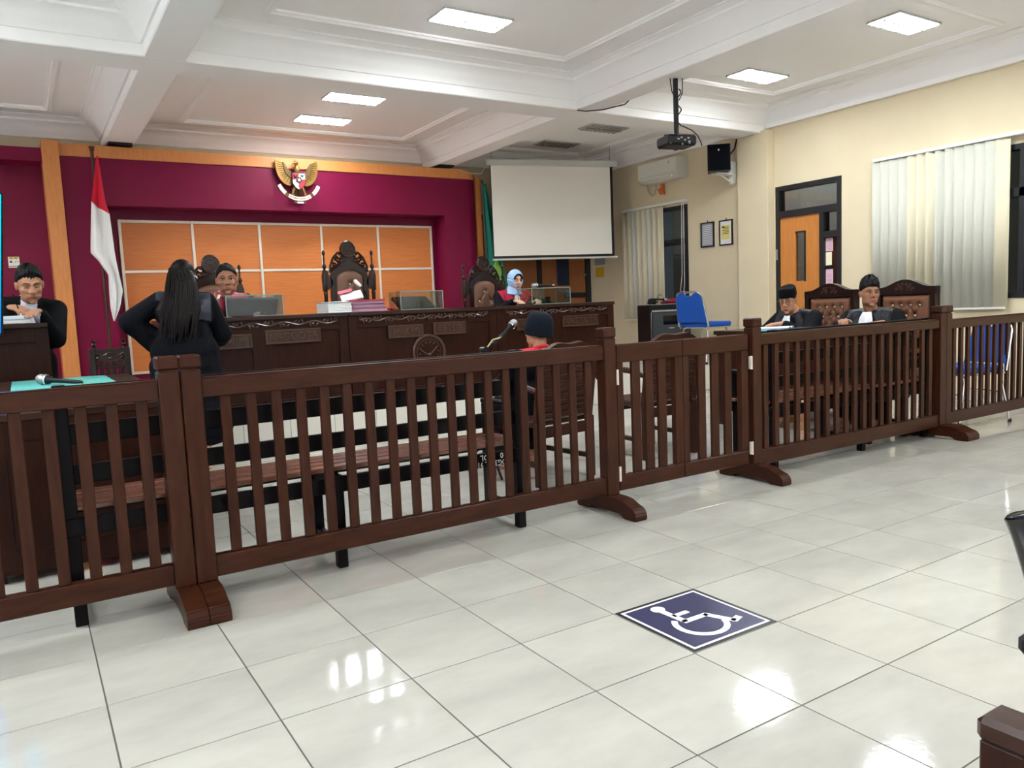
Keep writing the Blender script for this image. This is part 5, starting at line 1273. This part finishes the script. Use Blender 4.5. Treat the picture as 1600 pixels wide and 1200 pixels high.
def hand(mb, wrist, fdir, nrm, side, curl=0.5, s=1.0, point=False):
    """palm plus five separate fingers; fdir = where the fingers go, nrm = back of the hand, side=+1 if the thumb is on fdir x nrm side"""
    f = Vector(fdir).normalized(); n = Vector(nrm); n = (n-f*n.dot(f)).normalized(); r = f.cross(n)*side; w = Vector(wrist)
    for q, (o, L) in enumerate(((0.028, 0.082), (0.010, 0.086), (-0.009, 0.082), (-0.027, 0.074))):      # metacarpals fill the palm
        mb.cap(w+r*o*0.5*s, w+f*L*s+r*o*s, 0.0155*s, 0.0125*s, 8)
        k = w+f*L*s+r*o*1.05*s; seg = ((0.040, 0.024, 0.018), (0.044, 0.027, 0.019), (0.041, 0.025, 0.018), (0.032, 0.019, 0.016))[q]
        c = curl if not (point and q == 0) else 0.1
        d = f.copy(); ang = 0
        for j, l in enumerate(seg):
            ang += c*(0.55, 0.9, 0.6)[j]; d = (f*math.cos(ang)-n*math.sin(ang)+r*o*1.2).normalized()
            k2 = k+d*l*s; mb.cap(k, k2, (0.0098, 0.0088, 0.008)[j]*s, (0.009, 0.0082, 0.007)[j]*s, 8); k = k2
    k = w+f*0.022*s+r*0.022*s; d = (f*0.7+r*0.75-n*0.25*(0.4+curl)).normalized(); k2 = k+d*0.042*s; mb.cap(k, k2, 0.0145*s, 0.0115*s, 8)
    d2 = (f*0.95+r*0.25-n*0.45*curl).normalized(); k3 = k2+d2*0.032*s; mb.cap(k2, k3, 0.0108*s, 0.0095*s, 8); mb.cap(k3, k3+d2*0.024*s, 0.0095*s, 0.0075*s, 8)
class Head:
    """Builds the head in its own frame (+Y faces forward); H maps to the person's frame."""
    def __init__(s, H, sc=1.0, wide=1.0, female=False):
        s.H = H @ Matrix.Scale(sc, 4); s.sc = sc; s.w = wide; s.f = female
    def P(s, x, y, z): return s.H @ Vector((x, y, z))
    def skin(s, mb):
        H, w = s.H, s.w
        e = lambda c, r: mb.ell((c[0]*w, c[1], c[2]), (r[0]*w, r[1], r[2]), H, 18, 12)
        def c(a, b, ra, rb): mb.cap(s.P(a[0]*w, a[1], a[2]), s.P(b[0]*w, b[1], b[2]), ra*s.sc, rb*s.sc, 10)
        e((0, -0.012, 0.030), (0.073, 0.092, 0.088)); e((0, 0.018, -0.024), (0.066, 0.068, 0.080))
        e((0, 0.030, -0.062), (0.052, 0.055, 0.049)); e((0, 0.071, -0.098), (0.022, 0.018, 0.018)); e((0, 0.012, -0.045), (0.064, 0.055, 0.055))
        for sx in (-1, 1):
            e((sx*0.036, 0.053, -0.018), (0.026, 0.026, 0.026)); e((sx*0.040, 0.020, -0.066), (0.020, 0.040, 0.028)); e((sx*0.028, 0.052, -0.058), (0.021, 0.026, 0.032))
            e((sx*0.076, -0.006, -0.004), (0.009, 0.019, 0.031)); e((sx*0.080, -0.014, 0.008), (0.006, 0.014, 0.018))
            c((sx*0.012, 0.081, 0.034), (sx*0.044, 0.066, 0.034), 0.011, 0.010)
            e((sx*0.013, 0.094, -0.024), (0.010, 0.012, 0.009))
        c((0, 0.083, 0.022), (0, 0.104, -0.016), 0.008, 0.013); e((0, 0.104, -0.020), (0.013, 0.013, 0.011))
        c((-0.017, 0.080, -0.053), (0.017, 0.080, -0.053), 0.010, 0.010); c((-0.013, 0.079, -0.066), (0.013, 0.079, -0.066), 0.011, 0.011)
    def face(s, parent, look=0.0, down=0.0, brow='hair_black', closed=False):
        H, w = s.H, s.w
        for sx in (-1, 1):
            if not closed:
                e = MB().ell((sx*0.031*w, 0.0715, 0.011), (0.0135, 0.0065, 0.0068), H, 12, 8).build('eye', 'eye_white', parent)
                MB().ell((sx*0.031*w+look*0.007, 0.0765, 0.0105-down*0.003), (0.0058, 0.0030, 0.0060), H, 10, 6).build('iris', 'eye_dark', parent)
            MB().tube([(sx*0.017*w, 0.0775, 0.0135-(0.008 if closed else 0)), (sx*0.030*w, 0.0792, 0.0185-(0.011 if closed else 0)), (sx*0.045*w, 0.0715, 0.0125-(0.007 if closed else 0))], [0.0014, 0.0022, 0.0014], 6, H).build('eyelid', brow, parent)
            MB().tube([(sx*0.012*w, 0.0905, 0.036), (sx*0.030*w, 0.0865, 0.0425), (sx*0.050*w, 0.0715, 0.036)], [0.0030, 0.0036, 0.0018], 6, H, flat=0.8).build('eyebrow', brow, parent)
        MB().tube([(-0.021*w, 0.0840, -0.0600), (-0.008*w, 0.0905, -0.0565), (0, 0.0905, -0.058), (0.008*w, 0.0905, -0.0565), (0.021*w, 0.0840, -0.0600)], [0.0020, 0.0042, 0.0036, 0.0042, 0.0020], 7, H).tube([(-0.018*w, 0.0845, -0.0630), (0, 0.0905, -0.0668), (0.018*w, 0.0845, -0.0630)], [0.0018, 0.0050, 0.0018], 7, H).build('lips', 'lip', parent)
    def hair(s, parent, front=0.078, temple=0.022, back=-0.065, puff=0.011, m='hair_black', top=0.0, part=0.0):
        w = s.w; nu, nv = 96, 36; vs = []; fs = []
        for j in range(nv+1):
            el = PI/2-PI*j/nv
            for i in range(nu):
                a = 2*PI*i/nu; x, y, z = math.cos(el)*math.sin(a), math.cos(el)*math.cos(a), math.sin(el)
                fr = math.cos(a)
                hz = front*max(0, fr)**0.8+temple*(1-abs(fr))+back*max(0, -fr)**0.7 + 0.0035*math.sin(a*31)+0.0025*math.sin(a*17+1)
                Z = 0.030+z*0.090
                k = min(1, max(0, (Z-hz)/0.010)); k = k*k*(3-2*k)
                pf = puff*(0.55+0.45*max(0, z))+top*max(0, z)**2*(1+0.35*math.sin(5*a+2))
                rr = 1+0.10*math.sin(a*23+el*5)+0.08*math.sin(a*37-el*9)
                vs.append((x*(0.073*w+pf*rr)*(0.85+0.15*k), -0.012+y*(0.092+pf*rr)*(0.85+0.15*k), 0.030+z*(0.088+pf*rr)*(0.88+0.12*k)))
        for j in range(nv):
            for i in range(nu): fs.append((j*nu+i, (j+1)*nu+i, (j+1)*nu+(i+1) % nu, j*nu+(i+1) % nu))
        return MB().add(vs, fs, s.H).build('hair', m, parent, angle=80)
def person(label, loc, rz, pose, skin='skin', sc=1.0, robe=None, **K):
    t = thing('person', label, 'person', loc, rz)
    hz = pose.get('hip', 0.53); lean = pose.get('lean', 0.1); side = pose.get('side', 0.0); twist = pose.get('twist', 0.0)
    up = Vector((math.sin(side), math.sin(lean)*math.cos(side), math.cos(lean)*math.cos(side))); right = Matrix.Rotation(-twist, 3, 'Z') @ Vector((1, 0, 0)); right = (right-up*right.dot(up)).normalized(); fwd = up.cross(right)
    hip = Vector((pose.get('hx', 0), pose.get('hy', 0), hz)); TL_ = 0.47*sc
    neck = hip+up*TL_; chest = hip+up*TL_*0.70; belly = hip+up*TL_*0.30
    sw = K.get('sw', 0.180)*sc; sh = {q: neck-up*0.045*sc+right*q*sw for q in (-1, 1)}
    hr = pose.get('head', (0, 0, 0)); ho = pose.get('head_off', (0, 0.03, 0.155))
    hc = neck+right*ho[0]*sc+fwd*ho[1]*sc+up*ho[2]*sc
    base = Matrix.Rotation(math.atan2(-fwd.x, fwd.y), 4, 'Z')
    H = Matrix.Translation(hc) @ base @ RZ(-hr[0]) @ RX(-hr[1]) @ RY(hr[2])
    hd = Head(H, sc*K.get('hsc', 1.0), K.get('wide', 1.0), K.get('female', False))
    mb = MB(); hd.skin(mb)
    mb.cap(neck-up*0.03, hc+Vector(H.to_3x3() @ Vector((0, -0.02, -0.06))), 0.056*sc, 0.052*sc, 12)
    mb.cap(neck-up*0.045+right*0.05, sh[1], 0.042*sc, 0.05*sc); mb.cap(neck-up*0.045-right*0.05, sh[-1], 0.042*sc, 0.05*sc)
    for a, b, ra, rb in ((hip-right*0.07, hip+right*0.07, 0.115, 0.115), (belly-right*0.05, belly+right*0.05, 0.11, 0.11), (chest-right*0.07, chest+right*0.07, 0.105, 0.105), (hip, chest, 0.11, 0.11)): mb.cap(a, b, ra*sc, rb*sc, 12)
    rb_ = MB(); wr = {}; el = {}; slv = K.get('sleeve', 1.0)
    for q in (-1, 1):
        tgt = Vector(pose['wrist'][q]); hint = Vector(pose.get('elbow', {}).get(q, (q*0.6, -0.5, -0.8)))
        e, w_ = ik(sh[q], tgt, 0.29*sc, 0.255*sc, hint); el[q], wr[q] = e, w_
        mb.cap(sh[q], e, 0.050*sc, 0.041*sc); mb.cap(e, w_, 0.041*sc, 0.027*sc)
        hp = pose['hand'][q]; hand(mb, w_+(w_-e).normalized()*0.012, hp[0], hp[1], hp[2], hp[3], sc*0.98*K.get('hand_s', 1.0), hp[4] if len(hp) > 4 else False)
    kn = {}; an = {}
    for q in (-1, 1):
        if pose.get('stand'):
            kn[q] = Vector((q*0.085, 0.02, hz*0.52)); an[q] = Vector((q*0.09, -0.01, 0.08))
        else:
            th = pose.get('thigh', 0.40); kn[q] = Vector((hip.x+q*0.11, hip.y+th*sc, hz+0.0)); an[q] = Vector((hip.x+q*0.12, hip.y+th*sc+pose.get('foot', -0.05), 0.09))
        mb.cap(hip+right*q*0.085, kn[q], 0.085*sc, 0.058*sc); mb.cap(kn[q], an[q], 0.056*sc, 0.038*sc); mb.cap(an[q]-Vector((0, 0.04, 0.045)), an[q]+Vector((0, 0.15, -0.052)), 0.036, 0.028)
    def dent(co):                                  # eye sockets
        R = np.array(hd.H.inverted()); q = co @ R[:3, :3].T+R[:3, 3]
        d = np.zeros(len(co))
        for sx in (-1, 1): d += 0.006*np.exp(-(((q[:, 0]-sx*0.031*hd.w)/0.016)**2+((q[:, 2]-0.011)/0.011)**2))*(q[:, 1] > 0.04)
        q[:, 1] -= d; F = np.array(hd.H)
        return q @ F[:3, :3].T+F[:3, 3]
    body = remesh('body', mb, 0.0062, skin, t, 4, dent)
    # clothing
    r = MB(); g = 0.022
    for a, b, ra, rb in ((hip-right*0.075, hip+right*0.075, 0.135, 0.135), (belly-right*0.06, belly+right*0.06, 0.135, 0.135), (chest-right*0.085, chest+right*0.085, 0.128, 0.128), (neck-up*0.085-right*0.07, neck-up*0.085+right*0.07, 0.085, 0.085), (hip, chest, 0.13, 0.13)): r.cap(a, b, (ra+K.get('bulk', 0))*sc, (rb+K.get('bulk', 0))*sc, 14)
    for q in (-1, 1):
        r.cap(neck-up*0.028+right*q*0.040-fwd*0.012, sh[q]-up*0.012, 0.060*sc, 0.070*sc, 12); r.cap(neck-up*0.040+right*q*0.03+fwd*0.03, chest+right*q*0.07+fwd*0.03, 0.062*sc, 0.11*sc, 12)
        r.cap(sh[q]-up*0.012, el[q], 0.076*sc*slv, 0.074*sc*slv, 12)
        cuff = el[q]+(wr[q]-el[q])*K.get('cuff', 0.86)
        r.cap(el[q], cuff, 0.072*sc*slv, (0.052 if slv <= 1 else 0.078)*sc, 12)
        if K.get('droop'): r.cap(el[q], cuff+Vector((0, 0, -0.05)), 0.07*sc*slv, 0.072*sc, 12)
        if not K.get('short'):
            if pose.get('stand'):
                pass
            else:
                r.cap(hip+right*q*0.085, kn[q], 0.105*sc, 0.085*sc, 12); r.cap(kn[q], kn[q]+(an[q]-kn[q])*0.8, 0.085*sc, 0.08*sc, 12)
    if pose.get('stand'):
        for k in range(6): r.cap(hip+Vector((0, 0, 0.02-k*0.11))+Vector((-0.10-k*0.008, 0.0, 0)), hip+Vector((0, 0, 0.02-k*0.11))+Vector((0.10+k*0.008, 0.0, 0)), 0.14+0.006*k, 0.14+0.006*k, 14)
    R3 = np.array([list(right), list(fwd), list(up)]); O = np.array(neck)
    def local(c): return (c-O) @ R3.T
    def folds(co):
        l = local(co); n = 0.0045*np.sin(l[:, 0]*46+np.sin(l[:, 2]*11)*1.6)+0.003*np.sin(l[:, 0]*83+l[:, 2]*9)
        ctr = np.array(chest); d = co-ctr; d[:, 2] = 0; nr = np.linalg.norm(d, axis=1)[:, None]+1e-6
        return co+d/nr*(n*np.clip((-l[:, 2]-0.10)/0.2, 0, 1))[:, None]
    rname = K.get('garment', 'robe')
    ms = K.get('garment_mats', ['robe_black']); colf = K.get('colour')
    rob = remesh(rname, r, 0.0088, ms, t, 4, folds, (lambda c: colf(local(c))) if colf else None)
    t_ = dict(root=t, hd=hd, neck=neck, up=up, right=right, fwd=fwd, hip=hip, chest=chest, wr=wr, el=el, sh=sh, H=H, sc=sc, kn=kn)
    return t_
def jabot(p, w=0.045, L=0.30, m='white_cloth', name='neck_band', y0=0.088, y1=0.170, top=-0.005, side=0.0):
    n, u, r, f = p['neck'], p['up'], p['right'], p['fwd']; mb = MB()
    def fn(a, b):
        x = (a-0.5)*2*w*(0.75+0.5*b)*(1 if b > 0.12 else 0.7+b*2.5)+side*b; yy = y0+(y1-y0)*min(1, b*1.8)**0.7+0.006*math.sin(a*PI*5)*(0.3+b)+0.012*(1-(2*a-1)**2)
        return n+r*x+f*yy*p['sc']+u*(top-b*L)
    mb.grid(fn, 16, 14); return mb.build(name, m, p['root'], solid=0.006, angle=80)
def collar(p, m='shirt_white', w=0.058, y=0.062, top=0.015):
    n, u, r, f = p['neck'], p['up'], p['right'], p['fwd']; mb = MB()
    mb.tube([n+(r*w*math.cos(a)*1.12+f*(w*math.sin(a)+0.008))*p['sc']+u*(top-0.012-0.022*math.sin(a)) for a in [2*PI*k/20 for k in range(20)]], 0.013*p['sc'], 8, closed=True)
    return mb.build('collar', m, p['root'])
def down(x=0, y=0): return (x, y, -1)

# male judge, leaning on the desk with a paper in his right hand
J = lambda c: ((np.abs(c[:, 0]) < 0.20) & (c[:, 2] > -0.075) & (c[:, 1] < 0.16)) | ((np.abs(c[:, 0]) < 0.115) & (np.abs(c[:, 0]) > 0.0) & (c[:, 1] > 0.03) & (c[:, 1] < 0.2) & (c[:, 2] > -0.42))
p = person('male judge in a black robe with red satin shoulders, looking up from his desk', (-0.12, 5.88, PH), PI+0.05,
    dict(hip=0.56, lean=0.33, head=(0.26, 0.08, 0.02), head_off=(0, 0.055, 0.150), wrist={1: (0.245, 0.60, 0.875), -1: (-0.20, 0.52, 0.885)}, elbow={1: (0.7, -0.2, -0.6), -1: (-0.7, -0.2, -0.6)},
         hand={1: ((-0.15, 0.25, 0.8), (0.5, 0.9, 0.1), -1, 0.35, True), -1: ((0.5, 0.8, -0.05), (0, 0.1, 1), -1, 0.5)}), 'skin_dark', 1.06, garment_mats=['robe_black', 'satin_red'], colour=J, hsc=1.03, wide=1.06)
p['hd'].face(p['root'], look=-0.1); p['hd'].hair(p['root'], front=0.086, temple=0.0, back=-0.06, puff=0.010, top=0.010); collar(p)
jabot(p, 0.035, 0.30)
wv = p['wr'][1]
tag(MB().box(-0.008, 0.008, -0.004, 0.004, 0.0, 0.17, Mx=p['root'].matrix_basis @ T(wv.x+0.01, wv.y+0.05, wv.z+0.0) @ RY(-0.50)).build('folded_paper', 'paper_white', smooth=False), 'folded white paper held up in the male judge\'s hand', 'paper')
# woman judge in a pale blue headscarf
p = person('woman judge in a pale blue headscarf and black robe with red satin, looking down', (3.04, 5.86, PH), PI-0.05,
    dict(hip=0.555, lean=0.25, head=(0.04, 0.24, 0.0), head_off=(0, 0.045, 0.145), wrist={1: (0.20, 0.50, 0.872), -1: (-0.04, 0.56, 0.870)}, elbow={1: (0.45, -0.5, -0.8), -1: (-0.45, -0.5, -0.8)},
         hand={1: ((-0.15, 0.95, -0.12), (0.1, 0.1, 1), -1, 0.55), -1: ((0.3, 0.8, -0.05), (0, 0.1, 1), 1, 0.4)}), 'skin_light', 0.95, garment_mats=['robe_black', 'satin_red'], colour=J, female=True, hsc=0.98)
p['hd'].face(p['root'], closed=True)
def headscarf(p):
    H = p['hd'].H; mb = MB(); nu, nv = 44, 18
    def fn(u, v):
        sA = 2*PI*u; th = math.radians(43)+(PI-math.radians(43))*v; dn = max(0, -math.sin(sA))
        x = 0.089*math.sin(th)*math.cos(sA); z = 0.018+(0.112+0.032*dn**0.7)*math.sin(th)*math.sin(sA); y = -0.010+0.112*math.cos(th)+0.012*(1-v)*dn*0
        k = 0.0025*math.sin(sA*9+v*8)*math.sin(PI*v)
        return (x*(1+k*8), y, z)
    mb.grid(fn, nu, nv, H); mb.build('headscarf', 'hijab_blue', p['root'], solid=0.006, angle=80)
    mb = MB()
    def dr(u, v):
        sA = 2*PI*u; r = 1+0.035*math.sin(sA*7+v*4)*v
        return ((0.070+0.030*v**1.5)*r*math.sin(sA), -0.015+(0.082+0.016*v)*r*math.cos(sA), -0.075-0.085*v)
    mb.grid(dr, 40, 8, H); mb.build('headscarf_drape', 'hijab_blue', p['root'], solid=0.006, angle=80)
    def rim(sA, k=1.0, dy=0.0): 
        dn = max(0, -math.sin(sA)); th = math.radians(43)
        return (0.089*k*math.sin(th)*math.cos(sA), -0.010+0.112*math.cos(th)+dy, 0.018+(0.112+0.032*dn**0.7)*k*math.sin(th)*math.sin(sA))
    MB().tube([rim(2*PI*k/40) for k in range(40)], 0.006, 7, H, closed=True).build('headscarf_edge', 'hijab_blue', p['root'])
    MB().tube([rim(0.15+(PI-0.3)*k/18, 0.93, 0.004) for k in range(19)], 0.010, 7, H).build('inner_cap', 'hijab_black', p['root'])
headscarf(p)
jabot(p, 0.042, 0.36, side=-0.01)

# woman standing with her back to the viewer
p = person('woman with long dark hair in a black robe, standing with her back turned', (-0.70, 4.44, 0), -0.14,
    dict(stand=True, hip=0.87, lean=0.24, side=0.05, head=(0.30, 0.10, 0.05), head_off=(0, 0.04, 0.15), wrist={1: (0.26, 0.40, 1.02), -1: (-0.17, 0.10, 0.98)}, elbow={1: (0.35, -0.35, -0.9), -1: (-0.95, -0.30, -0.15)},
         hand={1: ((-0.2, 1, 0.05), (0.3, 0, 1), -1, 0.5), -1: ((0.9, 0.35, -0.3), (-0.3, 0.2, 0.9), 1, 0.4)}), 'skin_light', 0.98, female=True, sleeve=1.04, droop=True, sw=0.158, garment_mats=['robe_navy', 'satin_yoke'],
    colour=lambda c: ((c[:, 0] > 0.02) & (c[:, 0] < 0.185) & (c[:, 2] > -0.215) & (c[:, 2] < -0.0) & (c[:, 1] < 0.06)) | ((c[:, 0] < -0.06) & (c[:, 0] > -0.19) & (c[:, 2] > -0.07)))
p['hd'].face(p['root'])
def long_hair(p):
    mb = MB(); H = p['hd'].H; rnd = random.Random(3)
    mb.ell((0, -0.018, 0.032), (0.089, 0.108, 0.102), H, 20, 14)
    n, u, r, f = p['neck'], p['up'], p['right'], p['fwd']
    for k in range(26):
        a = (k/25-0.5)*2; x0 = a*0.075; top = H @ Vector((x0, -0.06-0.035*(1-a*a), 0.02)); L = 0.34+0.05*rnd.random()-0.10*abs(a)**2
        m1 = n+r*(a*0.095-0.015)-f*(0.115+0.02*(1-a*a))+u*(-0.03); m2 = n+r*(a*0.125-0.035+0.03*rnd.uniform(-1, 1))-f*(0.155+0.015*rnd.random())+u*(-L*0.6); e = n+r*(a*0.12-0.055+0.045*rnd.uniform(-1, 1))-f*(0.155)+u*(-L)
        mb.tube([top, (top+m1)/2-f*0.02, m1, (m1+m2)/2-f*0.006, m2, e], [0.022, 0.026, 0.026, 0.024, 0.019, 0.006], 7)
    return mb
lh = remesh('hair', long_hair(p), 0.0075, 'hair_long', p['root'], 2)
mb = MB(); rnd = random.Random(5); n, u, r, f = p['neck'], p['up'], p['right'], p['fwd']
for k in range(22):
    a = rnd.uniform(-1, 1); L = 0.30+0.12*rnd.random(); w0 = rnd.uniform(-0.02, 0.02)
    top = p['hd'].H @ Vector((a*0.07, -0.10-0.02*(1-a*a), 0.05))
    mb.tube([top, n+r*(a*0.10-0.012)-f*(0.150)+u*0.02, n+r*(a*0.11-0.03+w0)-f*0.180+u*(-L*0.5), n+r*(a*0.10-0.05+w0*2)-f*0.172+u*(-L)], [0.006, 0.008, 0.008, 0.003], 5)
mb.build('hair_strands', 'hair_long', p['root'])

# man writing at the left
p = person('man in a black jacket and white shirt writing at the left desk, head bowed', (-1.70, 5.62, PH), PI+0.02,
    dict(hip=0.56, lean=0.36, side=-0.10, head=(-0.12, 0.36, 0.06), head_off=(0, 0.07, 0.145), thigh=0.34, wrist={1: (0.08, 0.47, 0.965), -1: (-0.10, 0.48, 0.93)}, elbow={1: (0.35, -0.5, -0.8), -1: (-0.35, -0.5, -0.8)},
         hand={1: ((-0.5, 0.75, -0.12), (0.3, 0.1, 1), -1, 0.8), -1: ((0.35, 0.85, -0.1), (0, 0.1, 1), 1, 0.35)}), 'skin', 1.06, garment='jacket', garment_mats=['robe_black', 'shirt_white'],
    colour=lambda c: (np.abs(c[:, 0]) < 0.055+np.clip(-c[:, 2], 0, 0.4)*0.05) & (c[:, 1] > 0.035), hsc=1.05, wide=1.04)
p['hd'].face(p['root'], closed=True); p['hd'].hair(p['root'], front=0.089, temple=0.0, back=-0.07, puff=0.013, top=0.016); collar(p)
w_ = p['wr'][1]
tag(MB().tube([(0, 0, 0), (0.03, 0.02, 0.13)], 0.0045, 6, p['root'].matrix_basis @ T(w_.x-0.055, w_.y+0.09, w_.z-0.03)).build('pen', 'black_gloss'), 'dark pen in the hand of the man writing at the left', 'pen')

# defendant, back turned
p = person('man in a navy cap and red vest sitting with his back turned', (1.185, 2.54, 0), 0.10,
    dict(hip=0.437, lean=0.0, head=(-0.10, 0.05, 0.03), head_off=(0, 0.02, 0.140), wrist={1: (0.16, 0.36, 0.56), -1: (-0.16, 0.36, 0.56)}, hand={1: ((-0.3, 0.9, -0.1), (0.2, 0.1, 1), -1, 0.4), -1: ((0.3, 0.9, -0.1), (-0.2, 0.1, 1), 1, 0.4)}), 'skin', 0.84,
    garment='jacket', garment_mats=['robe_navy', 'vest_red'], colour=lambda c: (np.abs(c[:, 0]) < 0.17) & (c[:, 2] > -0.10), hsc=1.12)
p['hd'].face(p['root']); p['hd'].hair(p['root'], front=0.06, temple=-0.01, back=-0.085, puff=0.008)
def peci(p, m, h=0.085, base=0.052, tilt=0.0, flare=1.0, round_=0.0):
    mb = MB(); nu = 28; rows = [(0.0, 1.0), (0.25, 1.0), (0.6, 0.985), (0.88, 0.955), (0.97, 0.90), (1.0, 0.80), (0.985, 0.5), (0.96, 0.0)] if not round_ else [(0.0, 0.98), (0.2, 1.0), (0.42, 1.0), (0.60, 0.97), (0.76, 0.89), (0.88, 0.77), (0.95, 0.62), (0.99, 0.40), (1.0, 0.0)]
    vs = []; fs = []
    for (v, k) in rows:
        for i in range(nu):
            a = 2*PI*i/nu
            kk = k if v < 0.9 or round_ == 0 else k
            vs.append((0.0815*flare*kk*math.sin(a)*(1-round_*0.10*v), -0.012+0.101*flare*kk*math.cos(a)*(1-round_*0.08*v), base+h*v+(0.006*math.cos(2*a)*v if not round_ else 0)))
    for j in range(len(rows)-1):
        for i in range(nu): fs.append((j*nu+i, j*nu+(i+1) % nu, (j+1)*nu+(i+1) % nu, (j+1)*nu+i))
    fs.append(tuple(range(nu)))
    return mb.add(vs, fs, p['hd'].H @ RX(tilt)).build('cap', m, p['root'], angle=50)
peci(p, 'cap_navy', 0.165, -0.022, 0.20, 1.12, 0.75)
MB().lathe([(0.083, 0), (0.084, 0.016)], 28, p['hd'].H @ RX(0.20) @ T(0, -0.012, -0.026) @ Matrix.Diagonal((1.09, 1.34, 1.2, 1))).build('cap_band', 'cap_navy', p['root'])
collar(p, 'vest_red', 0.066, 0.06, 0.012)

# lawyers
LW = lambda c: ((np.abs(c[:, 0]) < 0.150) & (np.abs(c[:, 0]) > 0.03) & (c[:, 1] > 0.02) & (c[:, 2] > -0.45)) | ((np.abs(c[:, 0]) < 0.175) & (c[:, 2] > -0.06))
p = person('lawyer in a black cap and glasses, bent over his papers', (4.24, 2.74, 0), PI/2-0.05,
    dict(hip=0.53, lean=0.34, head=(-0.38, 0.30, 0.02), head_off=(0, 0.065, 0.135), wrist={1: (0.20, 0.44, 0.875), -1: (-0.15, 0.50, 0.875)}, elbow={1: (0.5, -0.4, -0.7), -1: (-0.5, -0.4, -0.7)},
         hand={1: ((-0.3, 0.9, -0.08), (0.1, 0.1, 1), -1, 0.5), -1: ((0.5, 0.75, -0.08), (0, 0.1, 1), 1, 0.4)}), 'skin', 0.98, garment_mats=['robe_black', 'satin_grey'], colour=LW, hsc=0.92)
p['hd'].face(p['root'], closed=True); p['hd'].hair(p['root'], front=0.06, temple=-0.012, back=-0.075, puff=0.008)
peci(p, 'peci_black', 0.085, 0.050, 0.0, 1.03)
def glasses(p):
    H = p['hd'].H; mb = MB()
    for sx in (-1, 1):
        mb.tube([(sx*0.033+0.0215*math.cos(a), 0.0975-0.10*abs(0.0215*math.cos(a)*0.3), 0.008+0.0165*math.sin(a)) for a in [2*PI*k/16 for k in range(16)]], 0.0017, 6, H, closed=True)
        mb.tube([(sx*0.055, 0.095, 0.014), (sx*0.078, 0.06, 0.014), (sx*0.083, -0.005, 0.010), (sx*0.083, -0.02, -0.004)], 0.0018, 6, H)
    mb.tube([(-0.012, 0.098, 0.012), (0, 0.102, 0.015), (0.012, 0.098, 0.012)], 0.0017, 6, H)
    g = mb.build('glasses', 'black_plastic', p['root'])
    for sx in (-1, 1): MB().prism([(sx*0.033+0.0205*math.cos(2*PI*k/16), 0.008+0.0158*math.sin(2*PI*k/16)) for k in range(16)], 0.0968, 0.0974, H).build('lens', 'spectacle_glass', g, smooth=False)
glasses(p); jabot(p, 0.054, 0.38, y0=0.115, y1=0.225, top=0.012)
p = person('bareheaded lawyer in a black robe with a white neck band, looking to his side', (4.26, 2.10, 0), PI/2+0.20,
    dict(hip=0.50, lean=0.16, head=(-0.72, 0.05, 0.0), head_off=(0, 0.035, 0.15), wrist={1: (0.09, 0.44, 0.885), -1: (-0.20, 0.38, 0.87)}, elbow={1: (0.5, -0.4, -0.7), -1: (-0.4, -0.4, -0.8)},
         hand={1: ((-0.35, 0.85, 0.1), (0.2, 0.1, 1), -1, 0.85), -1: ((0.6, 0.7, -0.08), (0, 0.1, 1), 1, 0.4)}), 'skin_dark', 0.99, garment_mats=['robe_black', 'satin_grey'], colour=LW, hsc=0.90, wide=1.08)
p['hd'].face(p['root'], look=-0.5); p['hd'].hair(p['root'], front=0.070, temple=0.004, back=-0.06, puff=0.010, top=0.032)
jabot(p, 0.064, 0.40, y0=0.105, y1=0.20, top=0.012); w_ = p['wr'][1]
tag(MB().tube([(0, 0, 0), (0.02, -0.03, 0.13)], 0.004, 6, p['root'].matrix_basis @ T(w_.x-0.045, w_.y+0.07, w_.z-0.01)).build('pen', 'black_gloss'), 'dark pen held upright by the bareheaded lawyer', 'pen')
